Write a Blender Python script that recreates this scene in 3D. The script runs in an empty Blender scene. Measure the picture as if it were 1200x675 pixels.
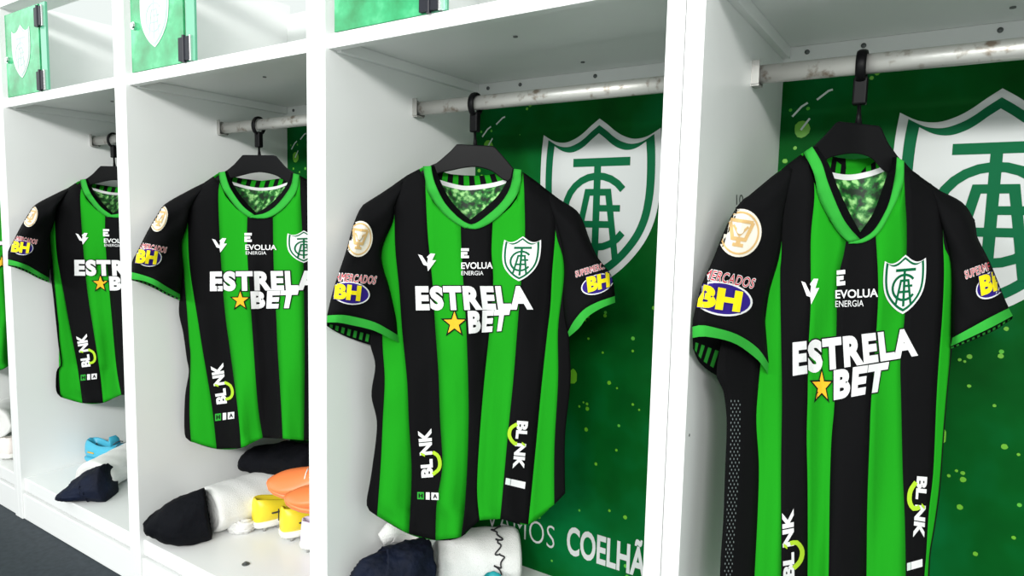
import bpy, bmesh, math, random
import numpy as np
from mathutils import Vector, Matrix, Euler
from mathutils.geometry import tessellate_polygon
random.seed(7)
SC = bpy.context.scene
COL = SC.collection

# ------------------------------------------------------------------ camera
B = 0.1307                       # height of the bench top above the floor
FPX = 779.80                     # focal length in pixels of a 1200 px wide frame
ROT = (1.47620, -0.02254, 0.58013)
CAM = np.array([0.2760, -0.8539, 0.8260 + B])
cd = bpy.data.cameras.new('camera')
cd.sensor_width = 36.0
cd.lens = FPX * 36.0 / 1200.0
cd.clip_start = 0.02
cam = bpy.data.objects.new('camera', cd)
cam.location = CAM.tolist()
cam.rotation_euler = ROT
COL.objects.link(cam)
SC.camera = cam
RM = np.array(Euler(ROT).to_matrix())

# ------------------------------------------------------------------ light and exposure
SC.view_settings.view_transform = 'Standard'
SC.view_settings.look = 'None'
SC.view_settings.gamma = 1.0
SC.view_settings.use_curve_mapping = False
SC.view_settings.exposure = 0.0
w = bpy.data.worlds.new('room_light')
SC.world = w
w.use_nodes = True
w.node_tree.nodes['Background'].inputs[0].default_value = (0.93, 1.0, 0.97, 1)
w.node_tree.nodes['Background'].inputs[1].default_value = 0.95


def area(name, loc, target, sx, sy, power, col=(1, 1, 1)):
    l = bpy.data.lights.new(name, 'AREA')
    l.shape = 'RECTANGLE'
    l.size, l.size_y = sx, sy
    l.energy = power
    l.color = col
    o = bpy.data.objects.new(name, l)
    o.location = loc
    o.rotation_euler = (Vector(target) - Vector(loc)).to_track_quat('-Z', 'Y').to_euler()
    COL.objects.link(o)
    return o


area('ceiling_lamp', (0.6, -4.4, 2.40), (-1.0, 0.2, 0.8), 1.3, 0.5, 115, (1.0, 0.99, 0.97))
area('ceiling_lamp', (1.9, -3.4, 2.35), (-1.6, 0.2, 0.7), 1.2, 0.5, 85, (1.0, 0.99, 0.97))
area('ceiling_lamp', (-1.4, -3.6, 2.35), (-2.3, 0.2, 0.9), 1.2, 0.5, 65, (0.96, 0.98, 1.0))
area('ceiling_lamp', (-6.0, -2.9, 3.0), (-2.0, 0.0, 1.2), 3.6, 2.0, 40, (0.97, 0.99, 1.0))  # added lamp, set where the glossy upper doors mirror it as glare


# ------------------------------------------------------------------ pixel -> place
def ray(u, v):
    return RM @ np.array([(u - 600.0) / FPX, -(v - 337.5) / FPX, -1.0])


def at_y(u, v, Y):
    d = ray(u, v)
    return CAM + d * (Y - CAM[1]) / d[1]


def at_z(u, v, Z):
    d = ray(u, v)
    return CAM + d * (Z - CAM[2]) / d[2]


def at_x(u, v, X):
    d = ray(u, v)
    return CAM + d * (X - CAM[0]) / d[0]


# ------------------------------------------------------------------ materials
def mat(name, col, rough=0.6, metal=0.0, noise=None, bump=None, spec=0.5, sheen=0.0, trans=0.0, coat=0.0):
    m = bpy.data.materials.new(name)
    m.use_nodes = True
    nt = m.node_tree
    bs = nt.nodes['Principled BSDF']
    bs.inputs['Base Color'].default_value = (*col, 1)
    bs.inputs['Roughness'].default_value = rough
    bs.inputs['Metallic'].default_value = metal
    bs.inputs['Specular IOR Level'].default_value = spec
    if sheen:
        bs.inputs['Sheen Weight'].default_value = sheen
    if coat:
        bs.inputs['Coat Weight'].default_value = coat
        bs.inputs['Coat Roughness'].default_value = 0.1
    tc = None
    if noise or bump:
        tc = nt.nodes.new('ShaderNodeTexCoord')
    if noise:
        sc, col2, lo, hi = noise
        n = nt.nodes.new('ShaderNodeTexNoise')
        n.inputs['Scale'].default_value = sc
        n.inputs['Detail'].default_value = 5
        nt.links.new(tc.outputs['Object'], n.inputs['Vector'])
        r = nt.nodes.new('ShaderNodeValToRGB')
        r.color_ramp.elements[0].position = lo
        r.color_ramp.elements[0].color = (*col, 1)
        r.color_ramp.elements[1].position = hi
        r.color_ramp.elements[1].color = (*col2, 1)
        nt.links.new(n.outputs['Fac'], r.inputs['Fac'])
        nt.links.new(r.outputs['Color'], bs.inputs['Base Color'])
    if bump:
        sc, st, dist = bump
        n = nt.nodes.new('ShaderNodeTexNoise')
        n.inputs['Scale'].default_value = sc
        n.inputs['Detail'].default_value = 3
        nt.links.new(tc.outputs['Object'], n.inputs['Vector'])
        b = nt.nodes.new('ShaderNodeBump')
        b.inputs['Strength'].default_value = st
        b.inputs['Distance'].default_value = dist
        nt.links.new(n.outputs['Fac'], b.inputs['Height'])
        nt.links.new(b.outputs['Normal'], bs.inputs['Normal'])
    return m


M = {}
M['white'] = mat('white_laminate', (0.83, 0.84, 0.83), 0.32, noise=(3.0, (0.80, 0.81, 0.80), 0.35, 0.7))
M['floor'] = mat('dark_floor', (0.016, 0.023, 0.030), 0.55, noise=(60, (0.028, 0.038, 0.046), 0.35, 0.7), spec=.2)
M['green'] = mat('jersey_green', (0.012, 0.285, 0.011), 0.85, bump=(900, 0.12, 0.0006), spec=0.05)
M['lime'] = mat('collar_green', (0.030, 0.34, 0.038), 0.8, bump=(900, 0.12, 0.0006), spec=0.08)
M['black'] = mat('jersey_black', (0.0045, 0.0045, 0.0050), 0.85, bump=(900, 0.12, 0.0006), spec=0.06)
M['liner'] = mat('liner_black', (0.004, 0.004, 0.005), 0.85, spec=0.06)
M['print_white'] = mat('print_white', (0.74, 0.74, 0.74), 0.6, spec=.1)
M['print_black'] = mat('print_black', (0.005, 0.005, 0.006), 0.7, spec=.1)
M['print_gold'] = mat('print_gold', (0.80, 0.42, 0.02), 0.6, spec=.15)
M['print_yellow'] = mat('print_yellow', (0.85, 0.70, 0.01), 0.6, spec=.15)
M['print_purple'] = mat('print_purple', (0.03, 0.014, 0.20), 0.6, spec=.1)
M['print_red'] = mat('print_red', (0.55, 0.02, 0.04), 0.6, spec=.1)
M['badge_gold'] = mat('badge_gold', (0.62, 0.40, 0.17), 0.6, spec=.15)
M['badge_cream'] = mat('badge_cream', (0.75, 0.70, 0.60), 0.6, spec=.15)
M['smile'] = mat('lime_print', (0.40, 0.62, 0.03), 0.6, spec=.1)
M['crest_green'] = mat('crest_green', (0.002, 0.11, 0.04), 0.6, spec=.08)
M['door_grey'] = mat('door_line_grey', (0.42, 0.60, 0.52), 0.4)
M['poster_white'] = mat('poster_white', (0.56, 0.58, 0.57), 0.5, spec=.1)
M['poster_grey'] = mat('poster_grey_line', (0.58, 0.66, 0.62), 0.4)
M['hanger'] = mat('hanger_plastic', (0.003, 0.003, 0.0035), 0.42, spec=0.10)
M['dark'] = mat('dark_hardware', (0.008, 0.009, 0.016), 0.4, spec=.25)
M['chrome'] = mat('chrome', (0.75, 0.75, 0.75), 0.2, metal=1.0)
M['screw'] = mat('screw_metal', (0.16, 0.17, 0.17), 0.45, metal=0.7)
M['steel'] = mat('worn_steel_tube', (0.50, 0.50, 0.47), 0.38, metal=0.5, noise=(60, (0.20, 0.16, 0.12), 0.56, 0.72), bump=(120, 0.25, 0.001))
M['socket'] = mat('socket_steel', (0.36, 0.36, 0.34), 0.45, metal=0.5)
M['towel'] = mat('white_terry', (0.82, 0.82, 0.80), 0.95, bump=(420, 0.7, 0.003), spec=0.1, sheen=0.1)
M['navy'] = mat('navy_cloth', (0.0035, 0.005, 0.012), 0.75, noise=(16, (0.005, 0.010, 0.030), 0.4, 0.75), bump=(45, 0.6, 0.008), spec=0.2)
M['soft_black'] = mat('black_cloth', (0.0035, 0.004, 0.006), 0.85, bump=(45, 0.6, 0.008), spec=0.12)
M['ink'] = mat('ink', (0.015, 0.015, 0.018), 0.7)
M['beige'] = mat('beige_edge', (0.62, 0.50, 0.40), 0.6)
M['yellow_boot'] = mat('yellow_boot', (0.83, 0.66, 0.03), 0.38)
M['orange_boot'] = mat('orange_boot', (0.92, 0.23, 0.07), 0.38)
M['blue_boot'] = mat('blue_boot', (0.06, 0.42, 0.60), 0.4)
M['lilac_boot'] = mat('lilac_boot', (0.74, 0.70, 0.88), 0.4)
M['pink_boot'] = mat('pale_boot', (0.82, 0.74, 0.70), 0.45)
M['teal_boot'] = mat('teal_boot', (0.02, 0.35, 0.38), 0.4)
M['boot_sole'] = mat('boot_sole', (0.80, 0.80, 0.76), 0.4)
M['stud'] = mat('stud_grey', (0.33, 0.33, 0.32), 0.4)
M['boot_dark'] = mat('boot_lining', (0.05, 0.05, 0.06), 0.8)
M['boot_yellow_in'] = mat('yellow_lining', (0.55, 0.40, 0.03), 0.8)
M['mesh_dot'] = mat('mesh_dot', (0.16, 0.19, 0.19), 0.6)


def poster_mat(name, c0, c1, c2, dots=True, rough=0.45, scale=3.2, spec=.04):
    m = bpy.data.materials.new(name)
    m.use_nodes = True
    nt = m.node_tree
    bs = nt.nodes['Principled BSDF']
    bs.inputs['Roughness'].default_value = rough
    bs.inputs['Specular IOR Level'].default_value = spec
    tc = nt.nodes.new('ShaderNodeTexCoord')
    n = nt.nodes.new('ShaderNodeTexNoise')
    n.inputs['Scale'].default_value = scale
    n.inputs['Detail'].default_value = 4
    n.inputs['Roughness'].default_value = 0.55
    nt.links.new(tc.outputs['Object'], n.inputs['Vector'])
    r = nt.nodes.new('ShaderNodeValToRGB')
    e = r.color_ramp.elements
    e[0].position, e[0].color = 0.34, (*c0, 1)
    e[1].position, e[1].color = 0.52, (*c1, 1)
    x = e.new(0.68)
    x.color = (*c2, 1)
    nt.links.new(n.outputs['Fac'], r.inputs['Fac'])
    last = r.outputs['Color']
    if dots:
        for sc, rad, seed in ((26, 0.11, 0), (11, 0.05, 3.3)):
            mp = nt.nodes.new('ShaderNodeMapping')
            mp.inputs['Location'].default_value = (seed, 0.37, seed * 2)
            nt.links.new(tc.outputs['Object'], mp.inputs['Vector'])
            vo = nt.nodes.new('ShaderNodeTexVoronoi')
            vo.inputs['Scale'].default_value = sc
            nt.links.new(mp.outputs['Vector'], vo.inputs['Vector'])
            lt = nt.nodes.new('ShaderNodeMath')
            lt.operation = 'LESS_THAN'
            lt.inputs[1].default_value = rad
            nt.links.new(vo.outputs['Distance'], lt.inputs[0])
            sep = nt.nodes.new('ShaderNodeSeparateColor')
            nt.links.new(vo.outputs['Color'], sep.inputs['Color'])
            g = nt.nodes.new('ShaderNodeMath')
            g.operation = 'GREATER_THAN'
            g.inputs[1].default_value = 0.55
            nt.links.new(sep.outputs[0], g.inputs[0])
            mu = nt.nodes.new('ShaderNodeMath')
            mu.operation = 'MULTIPLY'
            nt.links.new(lt.outputs[0], mu.inputs[0])
            nt.links.new(g.outputs[0], mu.inputs[1])
            mx = nt.nodes.new('ShaderNodeMix')
            mx.data_type = 'RGBA'
            nt.links.new(mu.outputs[0], mx.inputs[0])
            nt.links.new(last, mx.inputs[6])
            mx.inputs[7].default_value = (0.10, 0.42, 0.05, 1)
            last = mx.outputs[2]
    nt.links.new(last, bs.inputs['Base Color'])
    return m


M['poster'] = poster_mat('green_poster', (0.0008, 0.042, 0.004), (0.001, 0.080, 0.010), (0.0015, 0.125, 0.030))
M['splash'] = mat('splash_print', (0.12, 0.40, 0.015), 0.35)
M['door'] = poster_mat('green_door', (0.005, 0.22, 0.06), (0.02, 0.36, 0.13), (0.10, 0.55, 0.26), dots=False, rough=0.22, scale=14, spec=.6)
M['door_strip'] = mat('door_strip', (0.12, 0.42, 0.26), 0.2)


def neckprint_mat():
    m = bpy.data.materials.new('printed_neck_lining')
    m.use_nodes = True
    nt = m.node_tree
    bs = nt.nodes['Principled BSDF']
    bs.inputs['Roughness'].default_value = 0.6
    tc = nt.nodes.new('ShaderNodeTexCoord')
    n = nt.nodes.new('ShaderNodeTexNoise')
    n.inputs['Scale'].default_value = 75
    n.inputs['Detail'].default_value = 4
    nt.links.new(tc.outputs['Object'], n.inputs['Vector'])
    r = nt.nodes.new('ShaderNodeValToRGB')
    e = r.color_ramp.elements
    e[0].position, e[0].color = 0.40, (0.003, 0.02, 0.005, 1)
    e[1].position, e[1].color = 0.53, (0.012, 0.18, 0.02, 1)
    x = e.new(0.66)
    x.color = (0.35, 0.72, 0.25, 1)
    nt.links.new(n.outputs['Fac'], r.inputs['Fac'])
    nt.links.new(r.outputs['Color'], bs.inputs['Base Color'])
    return m


M['neck_print'] = neckprint_mat()

# ------------------------------------------------------------------ object helpers
OFF = {}


def thing(name, loc, label, cat, group=None):
    o = bpy.data.objects.new(name, None)
    o.empty_display_size = 0.05
    COL.objects.link(o)
    o.location = [float(x) for x in loc]
    OFF[o.name] = np.array(loc, float)
    o['label'] = label
    o['category'] = cat
    if group:
        o['group'] = group
    return o


def obj(name, verts, faces, mats, parent=None, fm=None, smooth=True, label=None):
    me = bpy.data.meshes.new(name)
    off = OFF[parent.name] if parent else np.zeros(3)
    me.from_pydata([tuple(float(c) for c in (np.array(p, float) - off)) for p in verts], [], [tuple(f) for f in faces])
    if not isinstance(mats, (list, tuple)):
        mats = [mats]
    for m in mats:
        me.materials.append(m)
    if fm is not None:
        me.polygons.foreach_set('material_index', list(fm))
    me.polygons.foreach_set('use_smooth', [smooth] * len(me.polygons))
    me.update()
    o = bpy.data.objects.new(name, me)
    COL.objects.link(o)
    if parent:
        o.parent = parent
    OFF[o.name] = off
    if label:
        o['label'] = label
    return o


def clean(o, dist=1e-5, recalc=True):
    bm = bmesh.new()
    bm.from_mesh(o.data)
    bmesh.ops.remove_doubles(bm, verts=bm.verts, dist=dist)
    if recalc:
        bmesh.ops.recalc_face_normals(bm, faces=bm.faces)
    bm.to_mesh(o.data)
    bm.free()
    return o


def box_vf(x0, x1, y0, y1, z0, z1):
    v = [(x, y, z) for x in (x0, x1) for y in (y0, y1) for z in (z0, z1)]
    f = [(0, 1, 3, 2), (4, 6, 7, 5), (0, 4, 5, 1), (2, 3, 7, 6), (0, 2, 6, 4), (1, 5, 7, 3)]
    return v, f


def boxo(name, lo, hi, m, parent=None, bev=0.0015, label=None):
    v, f = box_vf(lo[0], hi[0], lo[1], hi[1], lo[2], hi[2])
    o = obj(name, v, f, m, parent, smooth=False, label=label)
    if bev:
        b = o.modifiers.new('bevel', 'BEVEL')
        b.width = bev
        b.segments = 2
        b.limit_method = 'ANGLE'
    return o


def tube_vf(pts, rad, n=12, caps=True, up=None):
    pts = [np.array(p, float) for p in pts]
    V, F = [], []
    prev = None
    for i, p in enumerate(pts):
        t = pts[min(i + 1, len(pts) - 1)] - pts[max(i - 1, 0)]
        t = t / (np.linalg.norm(t) + 1e-12)
        if prev is None:
            a = np.array(up if up is not None else (0, 0, 1.0))
            if abs(a @ t) > 0.95:
                a = np.array([1.0, 0, 0])
        else:
            a = prev
        a = a - t * (a @ t)
        a /= np.linalg.norm(a)
        b = np.cross(t, a)
        prev = a
        r = rad[i] if isinstance(rad, list) else rad
        ra, rb = r if isinstance(r, (list, tuple)) else (r, r)
        for k in range(n):
            th = 2 * math.pi * k / n
            V.append(p + a * ra * math.cos(th) + b * rb * math.sin(th))
    for i in range(len(pts) - 1):
        for k in range(n):
            F.append((i * n + k, i * n + (k + 1) % n, (i + 1) * n + (k + 1) % n, (i + 1) * n + k))
    if caps:
        F.append(tuple(range(n))[::-1])
        F.append(tuple(range((len(pts) - 1) * n, len(pts) * n)))
    return V, F


def join(*vfs):
    V, F = [], []
    for v, f in vfs:
        o = len(V)
        V += list(v)
        F += [tuple(i + o for i in ff) for ff in f]
    return V, F


def cyl_vf(c, axis, r, h, n=16):
    c = np.array(c, float)
    axis = np.array(axis, float)
    return tube_vf([c, c + axis * h], r, n)


# ------------------------------------------------------------------ flat 2-D artwork (bmesh in the xy plane)
def bm_poly(loops):
    bm = bmesh.new()
    pts = [[Vector((p[0], p[1], 0)) for p in l] for l in loops]
    flat = [p for l in pts for p in l]
    vs = [bm.verts.new(p) for p in flat]
    for t in tessellate_polygon(pts):
        try:
            bm.faces.new([vs[i] for i in t])
        except ValueError:
            pass
    return bm


def bm_strokes(strokes):
    """mitred bands; every band gets its own small height so that crossings do not share a plane"""
    bm = bmesh.new()
    for si, (pts, wd) in enumerate(strokes):
        P = [np.array(p, float) for p in pts]
        L, R = [], []
        for i, p in enumerate(P):
            d1 = P[i] - P[i - 1] if i > 0 else P[1] - P[0]
            d2 = P[i + 1] - P[i] if i < len(P) - 1 else d1
            d1, d2 = d1 / np.linalg.norm(d1), d2 / np.linalg.norm(d2)
            n1, n2 = np.array([-d1[1], d1[0]]), np.array([-d2[1], d2[0]])
            k = (n1 + n2) / max(.35, 1 + n1 @ n2) * wd / 2
            L.append(bm.verts.new((*(p + k), .12 * si)))
            R.append(bm.verts.new((*(p - k), .12 * si)))
        for i in range(len(P) - 1):
            bm.faces.new([R[i], R[i + 1], L[i + 1], L[i]])
    return bm


def bm_text(s, bold=0.0, spacing=1.0):
    cu = bpy.data.curves.new('lettering', 'FONT')
    cu.body = s
    cu.offset = bold
    cu.space_character = spacing
    cu.resolution_u = 4
    o = bpy.data.objects.new('lettering', cu)
    COL.objects.link(o)
    dg = bpy.context.evaluated_depsgraph_get()
    me = bpy.data.meshes.new_from_object(o.evaluated_get(dg))
    bm = bmesh.new()
    bm.from_mesh(me)
    bpy.data.objects.remove(o)
    bpy.data.curves.remove(cu)
    bpy.data.meshes.remove(me)
    return bm


def bounds(bm):
    xs = [v.co.x for v in bm.verts]
    ys = [v.co.y for v in bm.verts]
    return min(xs), max(xs), min(ys), max(ys)


def normalise(bm, ref=None):
    x0, x1, y0, y1 = ref or bounds(bm)
    for v in bm.verts:
        v.co.x = (v.co.x - x0) / (x1 - x0)
        v.co.y = (v.co.y - y0) / (y1 - y0)
    return bm


def grid_cut(bm, nx, ny):
    x0, x1, y0, y1 = bounds(bm)
    for n, a, b, ax in ((nx, x0, x1, 0), (ny, y0, y1, 1)):
        for i in range(1, n):
            p = a + (b - a) * i / n
            co = (p, 0, 0) if ax == 0 else (0, p, 0)
            no = (1, 0, 0) if ax == 0 else (0, 1, 0)
            bmesh.ops.bisect_plane(bm, geom=bm.verts[:] + bm.edges[:] + bm.faces[:], plane_co=co, plane_no=no, dist=1e-7)
    return bm
    return bm


def decal(name, layers, mapper, parent, label=None):
    """layers: (bm, material, layer number); mapper(x, y, layer) -> 3-D point or None when off the cloth"""
    V, F, fm, mats = [], [], [], []
    for bm, m, lay in layers:
        if m not in mats:
            mats.append(m)
        mi = mats.index(m)
        bm.verts.index_update()
        base = len(V)
        ok = []
        for v in bm.verts:
            p = mapper(v.co.x, v.co.y, lay + v.co.z)
            ok.append(p is not None)
            V.append(p if p is not None else (0, 0, 0))
        for f in bm.faces:
            ids = [v.index for v in f.verts]
            if all(ok[i] for i in ids):
                F.append([base + i for i in ids])
                fm.append(mi)
        bm.free()
    used = sorted({i for f in F for i in f})
    if not used:
        return None
    re = {i: k for k, i in enumerate(used)}
    return obj(name, [V[i] for i in used], [[re[i] for i in f] for f in F], mats, parent, fm=fm, smooth=False, label=label)


def quad_map(q):
    TL, TR, BR, BL = [np.array(p, float) for p in q]

    def f(x, y):
        return (BL * (1 - x) + BR * x) * (1 - y) + (TL * (1 - x) + TR * x) * y
    return f


# club shield, x in -1..1, y from 0.2 (peak) to -2.4 (tip)
SH = [(0, .20), (.14, .10), (.28, -.01), (.42, -.09), (.60, -.14), (.80, -.11), (1, .0), (1.03, -.3), (1.04, -.7), (1.02, -1.05), (.95, -1.4), (.80, -1.72), (.55, -2.03), (.28, -2.26), (0, -2.42)]


def smooth_half(P):
    P = np.array(P, float)
    seg = [list(range(0, 7)), list(range(6, len(P)))]
    out = []
    for ids in seg:
        Q = P[ids]
        for i in range(len(Q) - 1):
            p0, p1, p2, p3 = Q[max(i - 1, 0)], Q[i], Q[i + 1], Q[min(i + 2, len(Q) - 1)]
            for t in (0, .25, .5, .75):
                out.append(tuple(.5 * ((2 * p1) + (p2 - p0) * t + (2 * p0 - 5 * p1 + 4 * p2 - p3) * t * t + (3 * p1 - p0 - 3 * p2 + p3) * t ** 3)))
    out.append(tuple(P[-1]))
    return out


SH = smooth_half(SH)
SHIELD = SH + [(-x, y) for x, y in SH[-2:0:-1]]


def inset(poly, d):
    return [(x * (1 - d), (y + 1.02) * (1 - d * .86) - 1.02) for x, y in poly]


def monogram(wd=0.15):
    cx, s = 275.0, 230.0
    T = lambda x, y: ((x - cx) / s, -(y - 80) / s)
    st = [([T(176, 188), T(400, 188)], wd * 1.1), ([T(275, 188), T(275, 560)], wd)]
    arc = [T(275 + 128 * math.cos(a), 365 - 128 * math.sin(a)) for a in np.radians(np.linspace(38, 325, 22))]
    st.append((arc, wd * .95))
    st.append(([T(190, 530), T(238, 295), T(320, 295), T(356, 535)], wd * .9))
    st.append(([T(205, 410), T(345, 410)], wd * .9))
    st.append(([T(275, 352), T(368, 352)], wd * .85))
    return bm_strokes(st)


def crest_layers(m_white, m_green, lines=1.0, cut=None, wd=.118):
    l = [(bm_poly([SHIELD]), m_white, 0), (bm_poly([inset(SHIELD, .095 * lines)]), m_green, 1),
         (bm_poly([inset(SHIELD, .215 * lines)]), m_white, 2), (monogram(wd), m_green, 3)]
    if cut:
        for bm, _, _ in l:
            grid_cut(bm, *cut)
    return l


# ------------------------------------------------------------------ setting
def struct(o):
    o['kind'] = 'structure'
    return o


struct(obj('floor', [(-5.5, -1.4, 0), (1.6, -1.4, 0), (1.6, .6, 0), (-5.5, .6, 0)], [(0, 1, 2, 3)], M['floor'], smooth=False))

D, W, DEP = 0.70, 0.0509, 0.4708
ZS, ZR = B + 1.1401, B + 1.0690
TOP = B + 1.455


def plane_decal_mapper(X0, Z0, sx, sz, Y, step=0.0006):
    return lambda x, y, l: np.array([X0 + x * sx, Y - step * (l + 1), Z0 + y * sz])


def locker(k, label):
    """open locker number k from the camera's bay (k = 0) to the left"""
    x0, x1 = -k * D, -k * D + D - W
    t = W / 2 - 0.0006
    L = thing('locker', (x0 + (x1 - x0) / 2, 0.0, 0.0), label, 'locker', 'row of white open lockers')
    wm = M['white']
    boxo('side_panel', (x0 - t, 0.0, 0.0), (x0, DEP + .012, TOP), wm, L, .0012)
    boxo('side_panel', (x1, 0.0, 0.0), (x1 + t, DEP + .012, TOP), wm, L, .0012)
    boxo('top_rail', (x0, .002, TOP - .03), (x1, .09, TOP), wm, L, .001)
    boxo('upper_back_panel', (x0, DEP, ZS), (x1, DEP + .012, TOP - .03), wm, L, 0)
    # shelf with its front lip and the battens under it
    boxo('shelf', (x0, .027, ZS + .018), (x1, DEP, ZS + .026), wm, L, .0005)
    boxo('shelf_lip', (x0, .009, ZS), (x1, .027, ZS + .026), wm, L, .001)
    bz = ZS - .003
    boxo('batten', (x0, .0275, bz), (x0 + .012, DEP - .0125, ZS + .0178), wm, L, .001)
    boxo('batten', (x1 - .012, .0275, bz), (x1, DEP - .0125, ZS + .0178), wm, L, .001)
    boxo('batten', (x0, DEP - .012, ZS - .014), (x1, DEP, ZS + .0178), wm, L, .001)
    for fx in (.02, .11, .30, .48):
        v, f = cyl_vf((x0 + .02 + fx, DEP - .0118, ZS + .006), (0, -1, 0), .0042, .0022)
        obj('screw', v, f, M['screw'], L)
    for fx, yy in ((.05, .06), (.31, .16), (.33, .38)):
        v, f = cyl_vf((x0 + fx, yy, ZS + .0182), (0, 0, -1), .0042, .0022)
        obj('screw', v, f, M['screw'], L)
    # bench and plinth
    boxo('bench', (x0, .009, B - .041), (x1, DEP, B), wm, L, .0025)
    boxo('bench_support', (x0, .03, 0), (x1, .04, B - .041), wm, L, 0)
    boxo('plinth', (x0, .004, 0), (x1, .028, B - .049), wm, L, .0025)
    # printed back panel
    P = obj('back_panel', *box_vf(x0, x1, DEP - .004, DEP + .008, B, ZS - .0145), M['poster'], L, smooth=False, label='green printed panel with splashes and a club shield')
    y = DEP - .0042
    cx = x0 + 0.330
    decal('shield', crest_layers(M['poster_white'], M['crest_green']), plane_decal_mapper(cx, B + 1.030, .1385, .1385, y), P)
    tb = bm_text('VAMOS', -0.012, 1.05)
    normalise(tb)
    decal('lettering', [(tb, M['poster_white'], 0)], plane_decal_mapper(x0 + .055, B + .068, .195, .055, y), P)
    tb = bm_text('COELHÃO', 0.028, 1.0)
    x_, X_, y_, Y_ = bounds(tb)
    cap = max(v.co.y for v in tb.verts if v.co.x < x_ + (X_ - x_) * .5)
    normalise(tb, (x_, X_, 0, cap))
    decal('lettering', [(tb, M['poster_white'], 0)], plane_decal_mapper(x0 + .283, B + .070, .232, .066, y), P)
    # splashes printed on the panel
    def blob(cx_, cz_, r, asp=1.0, n=12, seed=0):
        rr = random.Random(seed)
        bms = bmesh.new()
        bms.faces.new([bms.verts.new((cx_ + r * math.cos(a) * (1 + .2 * rr.random()), cz_ + r * asp * math.sin(a) * (1 + .2 * rr.random()), 0)) for a in np.linspace(0, 2 * math.pi, n + 1)[:-1]])
        decal('splash', [(bms, M['splash'], 0)], plane_decal_mapper(x0, B, 1, 1, y, .0005), P)
    for i, (a, b, r, s) in enumerate(((.038, 1.012, .012, 1.15), (.285, .487, .010, 1.6), (.375, .486, .0042, 1), (.394, .477, .0022, 1), (.357, .551, .0024, 1),
                                      (.427, .563, .0026, 1), (.432, .447, .0026, 1), (.447, .438, .0022, 1), (.304, .421, .0026, 1), (.314, .432, .0022, 1),
                                      (.323, .430, .003, 1), (.324, .419, .0042, 1), (.323, .371, .0042, 1), (.398, .339, .0028, 1), (.350, .297, .0034, 1),
                                      (.387, .198, .0028, 1), (.425, .193, .0042, 1), (.305, .620, .0024, 1), (.318, .627, .0036, 1), (.312, .618, .002, 1), (.359, .633, .0036, 1),
                                      (.363, .678, .0032, 1), (.321, .578, .0026, 1), (.47, .66, .004, 1), (.500, .55, .003, 1), (.028, .978, .003, 1), (.012, .955, .004, 1),
                                      (.020, .942, .003, 1), (.153, 1.10, .004, 1), (.145, 1.092, .003, 1), (.168, 1.106, .003, 1), (.56, .45, .004, 1), (.52, .30, .004, 1), (.58, .24, .0045, 1))):
        blob(a, b, r, s, seed=i)
    for stroke in ([(.020, 1.035), (.035, 1.052), (.045, 1.058)], [(.060, 1.062), (.078, 1.076), (.085, 1.078)], [(.036, 1.010), (.05, 1.030)]):
        decal('splash_streak', [(bm_strokes([(stroke, .0036)]), M['poster_grey'], 0)], plane_decal_mapper(x0, B, 1, 1, y, .0007), P)
    # clothes rod with its end sockets
    rod = obj('clothes_rod', *tube_vf([(x0 + .001, .251, ZR), (x1 - .001, .251, ZR)], (.0145, .010), 20), M['steel'], L)
    for xx, s in ((x0, 1), (x1, -1)):
        sv = join(tube_vf([(xx, .251, ZR), (xx + s * .002, .251, ZR)], (.018, .013), 20),
                  box_vf(min(xx, xx + s * .012), max(xx, xx + s * .012), .2375, .2395, ZR - .016, ZR + .020),
                  box_vf(min(xx, xx + s * .012), max(xx, xx + s * .012), .2625, .2645, ZR - .016, ZR + .016),
                  box_vf(min(xx, xx + s * .012), max(xx, xx + s * .012), .2395, .2625, ZR - .0185, ZR - .0155))
        obj('rod_socket', *sv, M['socket'], rod, smooth=False)
    # half-width printed door on the upper compartment, narrow second leaf beside it
    dz0, dz1 = ZS + .0275, TOP - .052
    dr = boxo('door', (x0 + .014, .010, dz0), (x0 + .232, .016, dz1), M['door'], L, .0006, label='glossy green printed door')
    decal('shield', crest_layers(M['print_white'], M['door_grey'], .6, wd=.07), plane_decal_mapper(x0 + .118, dz1 - .052, .058, .0565, .0098), dr)
    boxo('door_leaf', (x0 + .242, .010, dz0), (x0 + .275, .016, dz1), M['door_strip'], L, .0006)
    for zz in (dz0 + .002, dz1 - .062):
        h = join(box_vf(x0 + .222, x0 + .240, .003, .0175, zz, zz + .05), box_vf(x0 + .244, x0 + .262, .003, .0175, zz, zz + .05),
                 tube_vf([(x0 + .242, .004, zz - .004), (x0 + .242, .004, zz + .054)], .004, 10))
        obj('hinge', *h, M['dark'], dr, smooth=False)
        obj('hinge_plate', *box_vf(x0 + .262, x0 + .267, .004, .0175, zz - .002, zz + .052), M['chrome'], dr, smooth=False)
    kv = join(cyl_vf((x0 + .034, .010, dz0 + .105), (0, -1, 0), .009, .006), cyl_vf((x0 + .034, .004, dz0 + .105), (0, -1, 0), .006, .003))
    obj('lock', *kv, M['chrome'], dr, smooth=False)
    return L


LK = [locker(0, 'white locker at the right edge of the photo, its shield panel largest'),
      locker(1, 'white locker second from the right, its panel lettered MOS COELHA beside the jersey'),
      locker(2, 'white locker with yellow and orange boots on its bench'),
      locker(3, 'white locker with light blue boots on its bench'),
      locker(4, 'white locker cut off by the left edge of the photo')]
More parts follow.
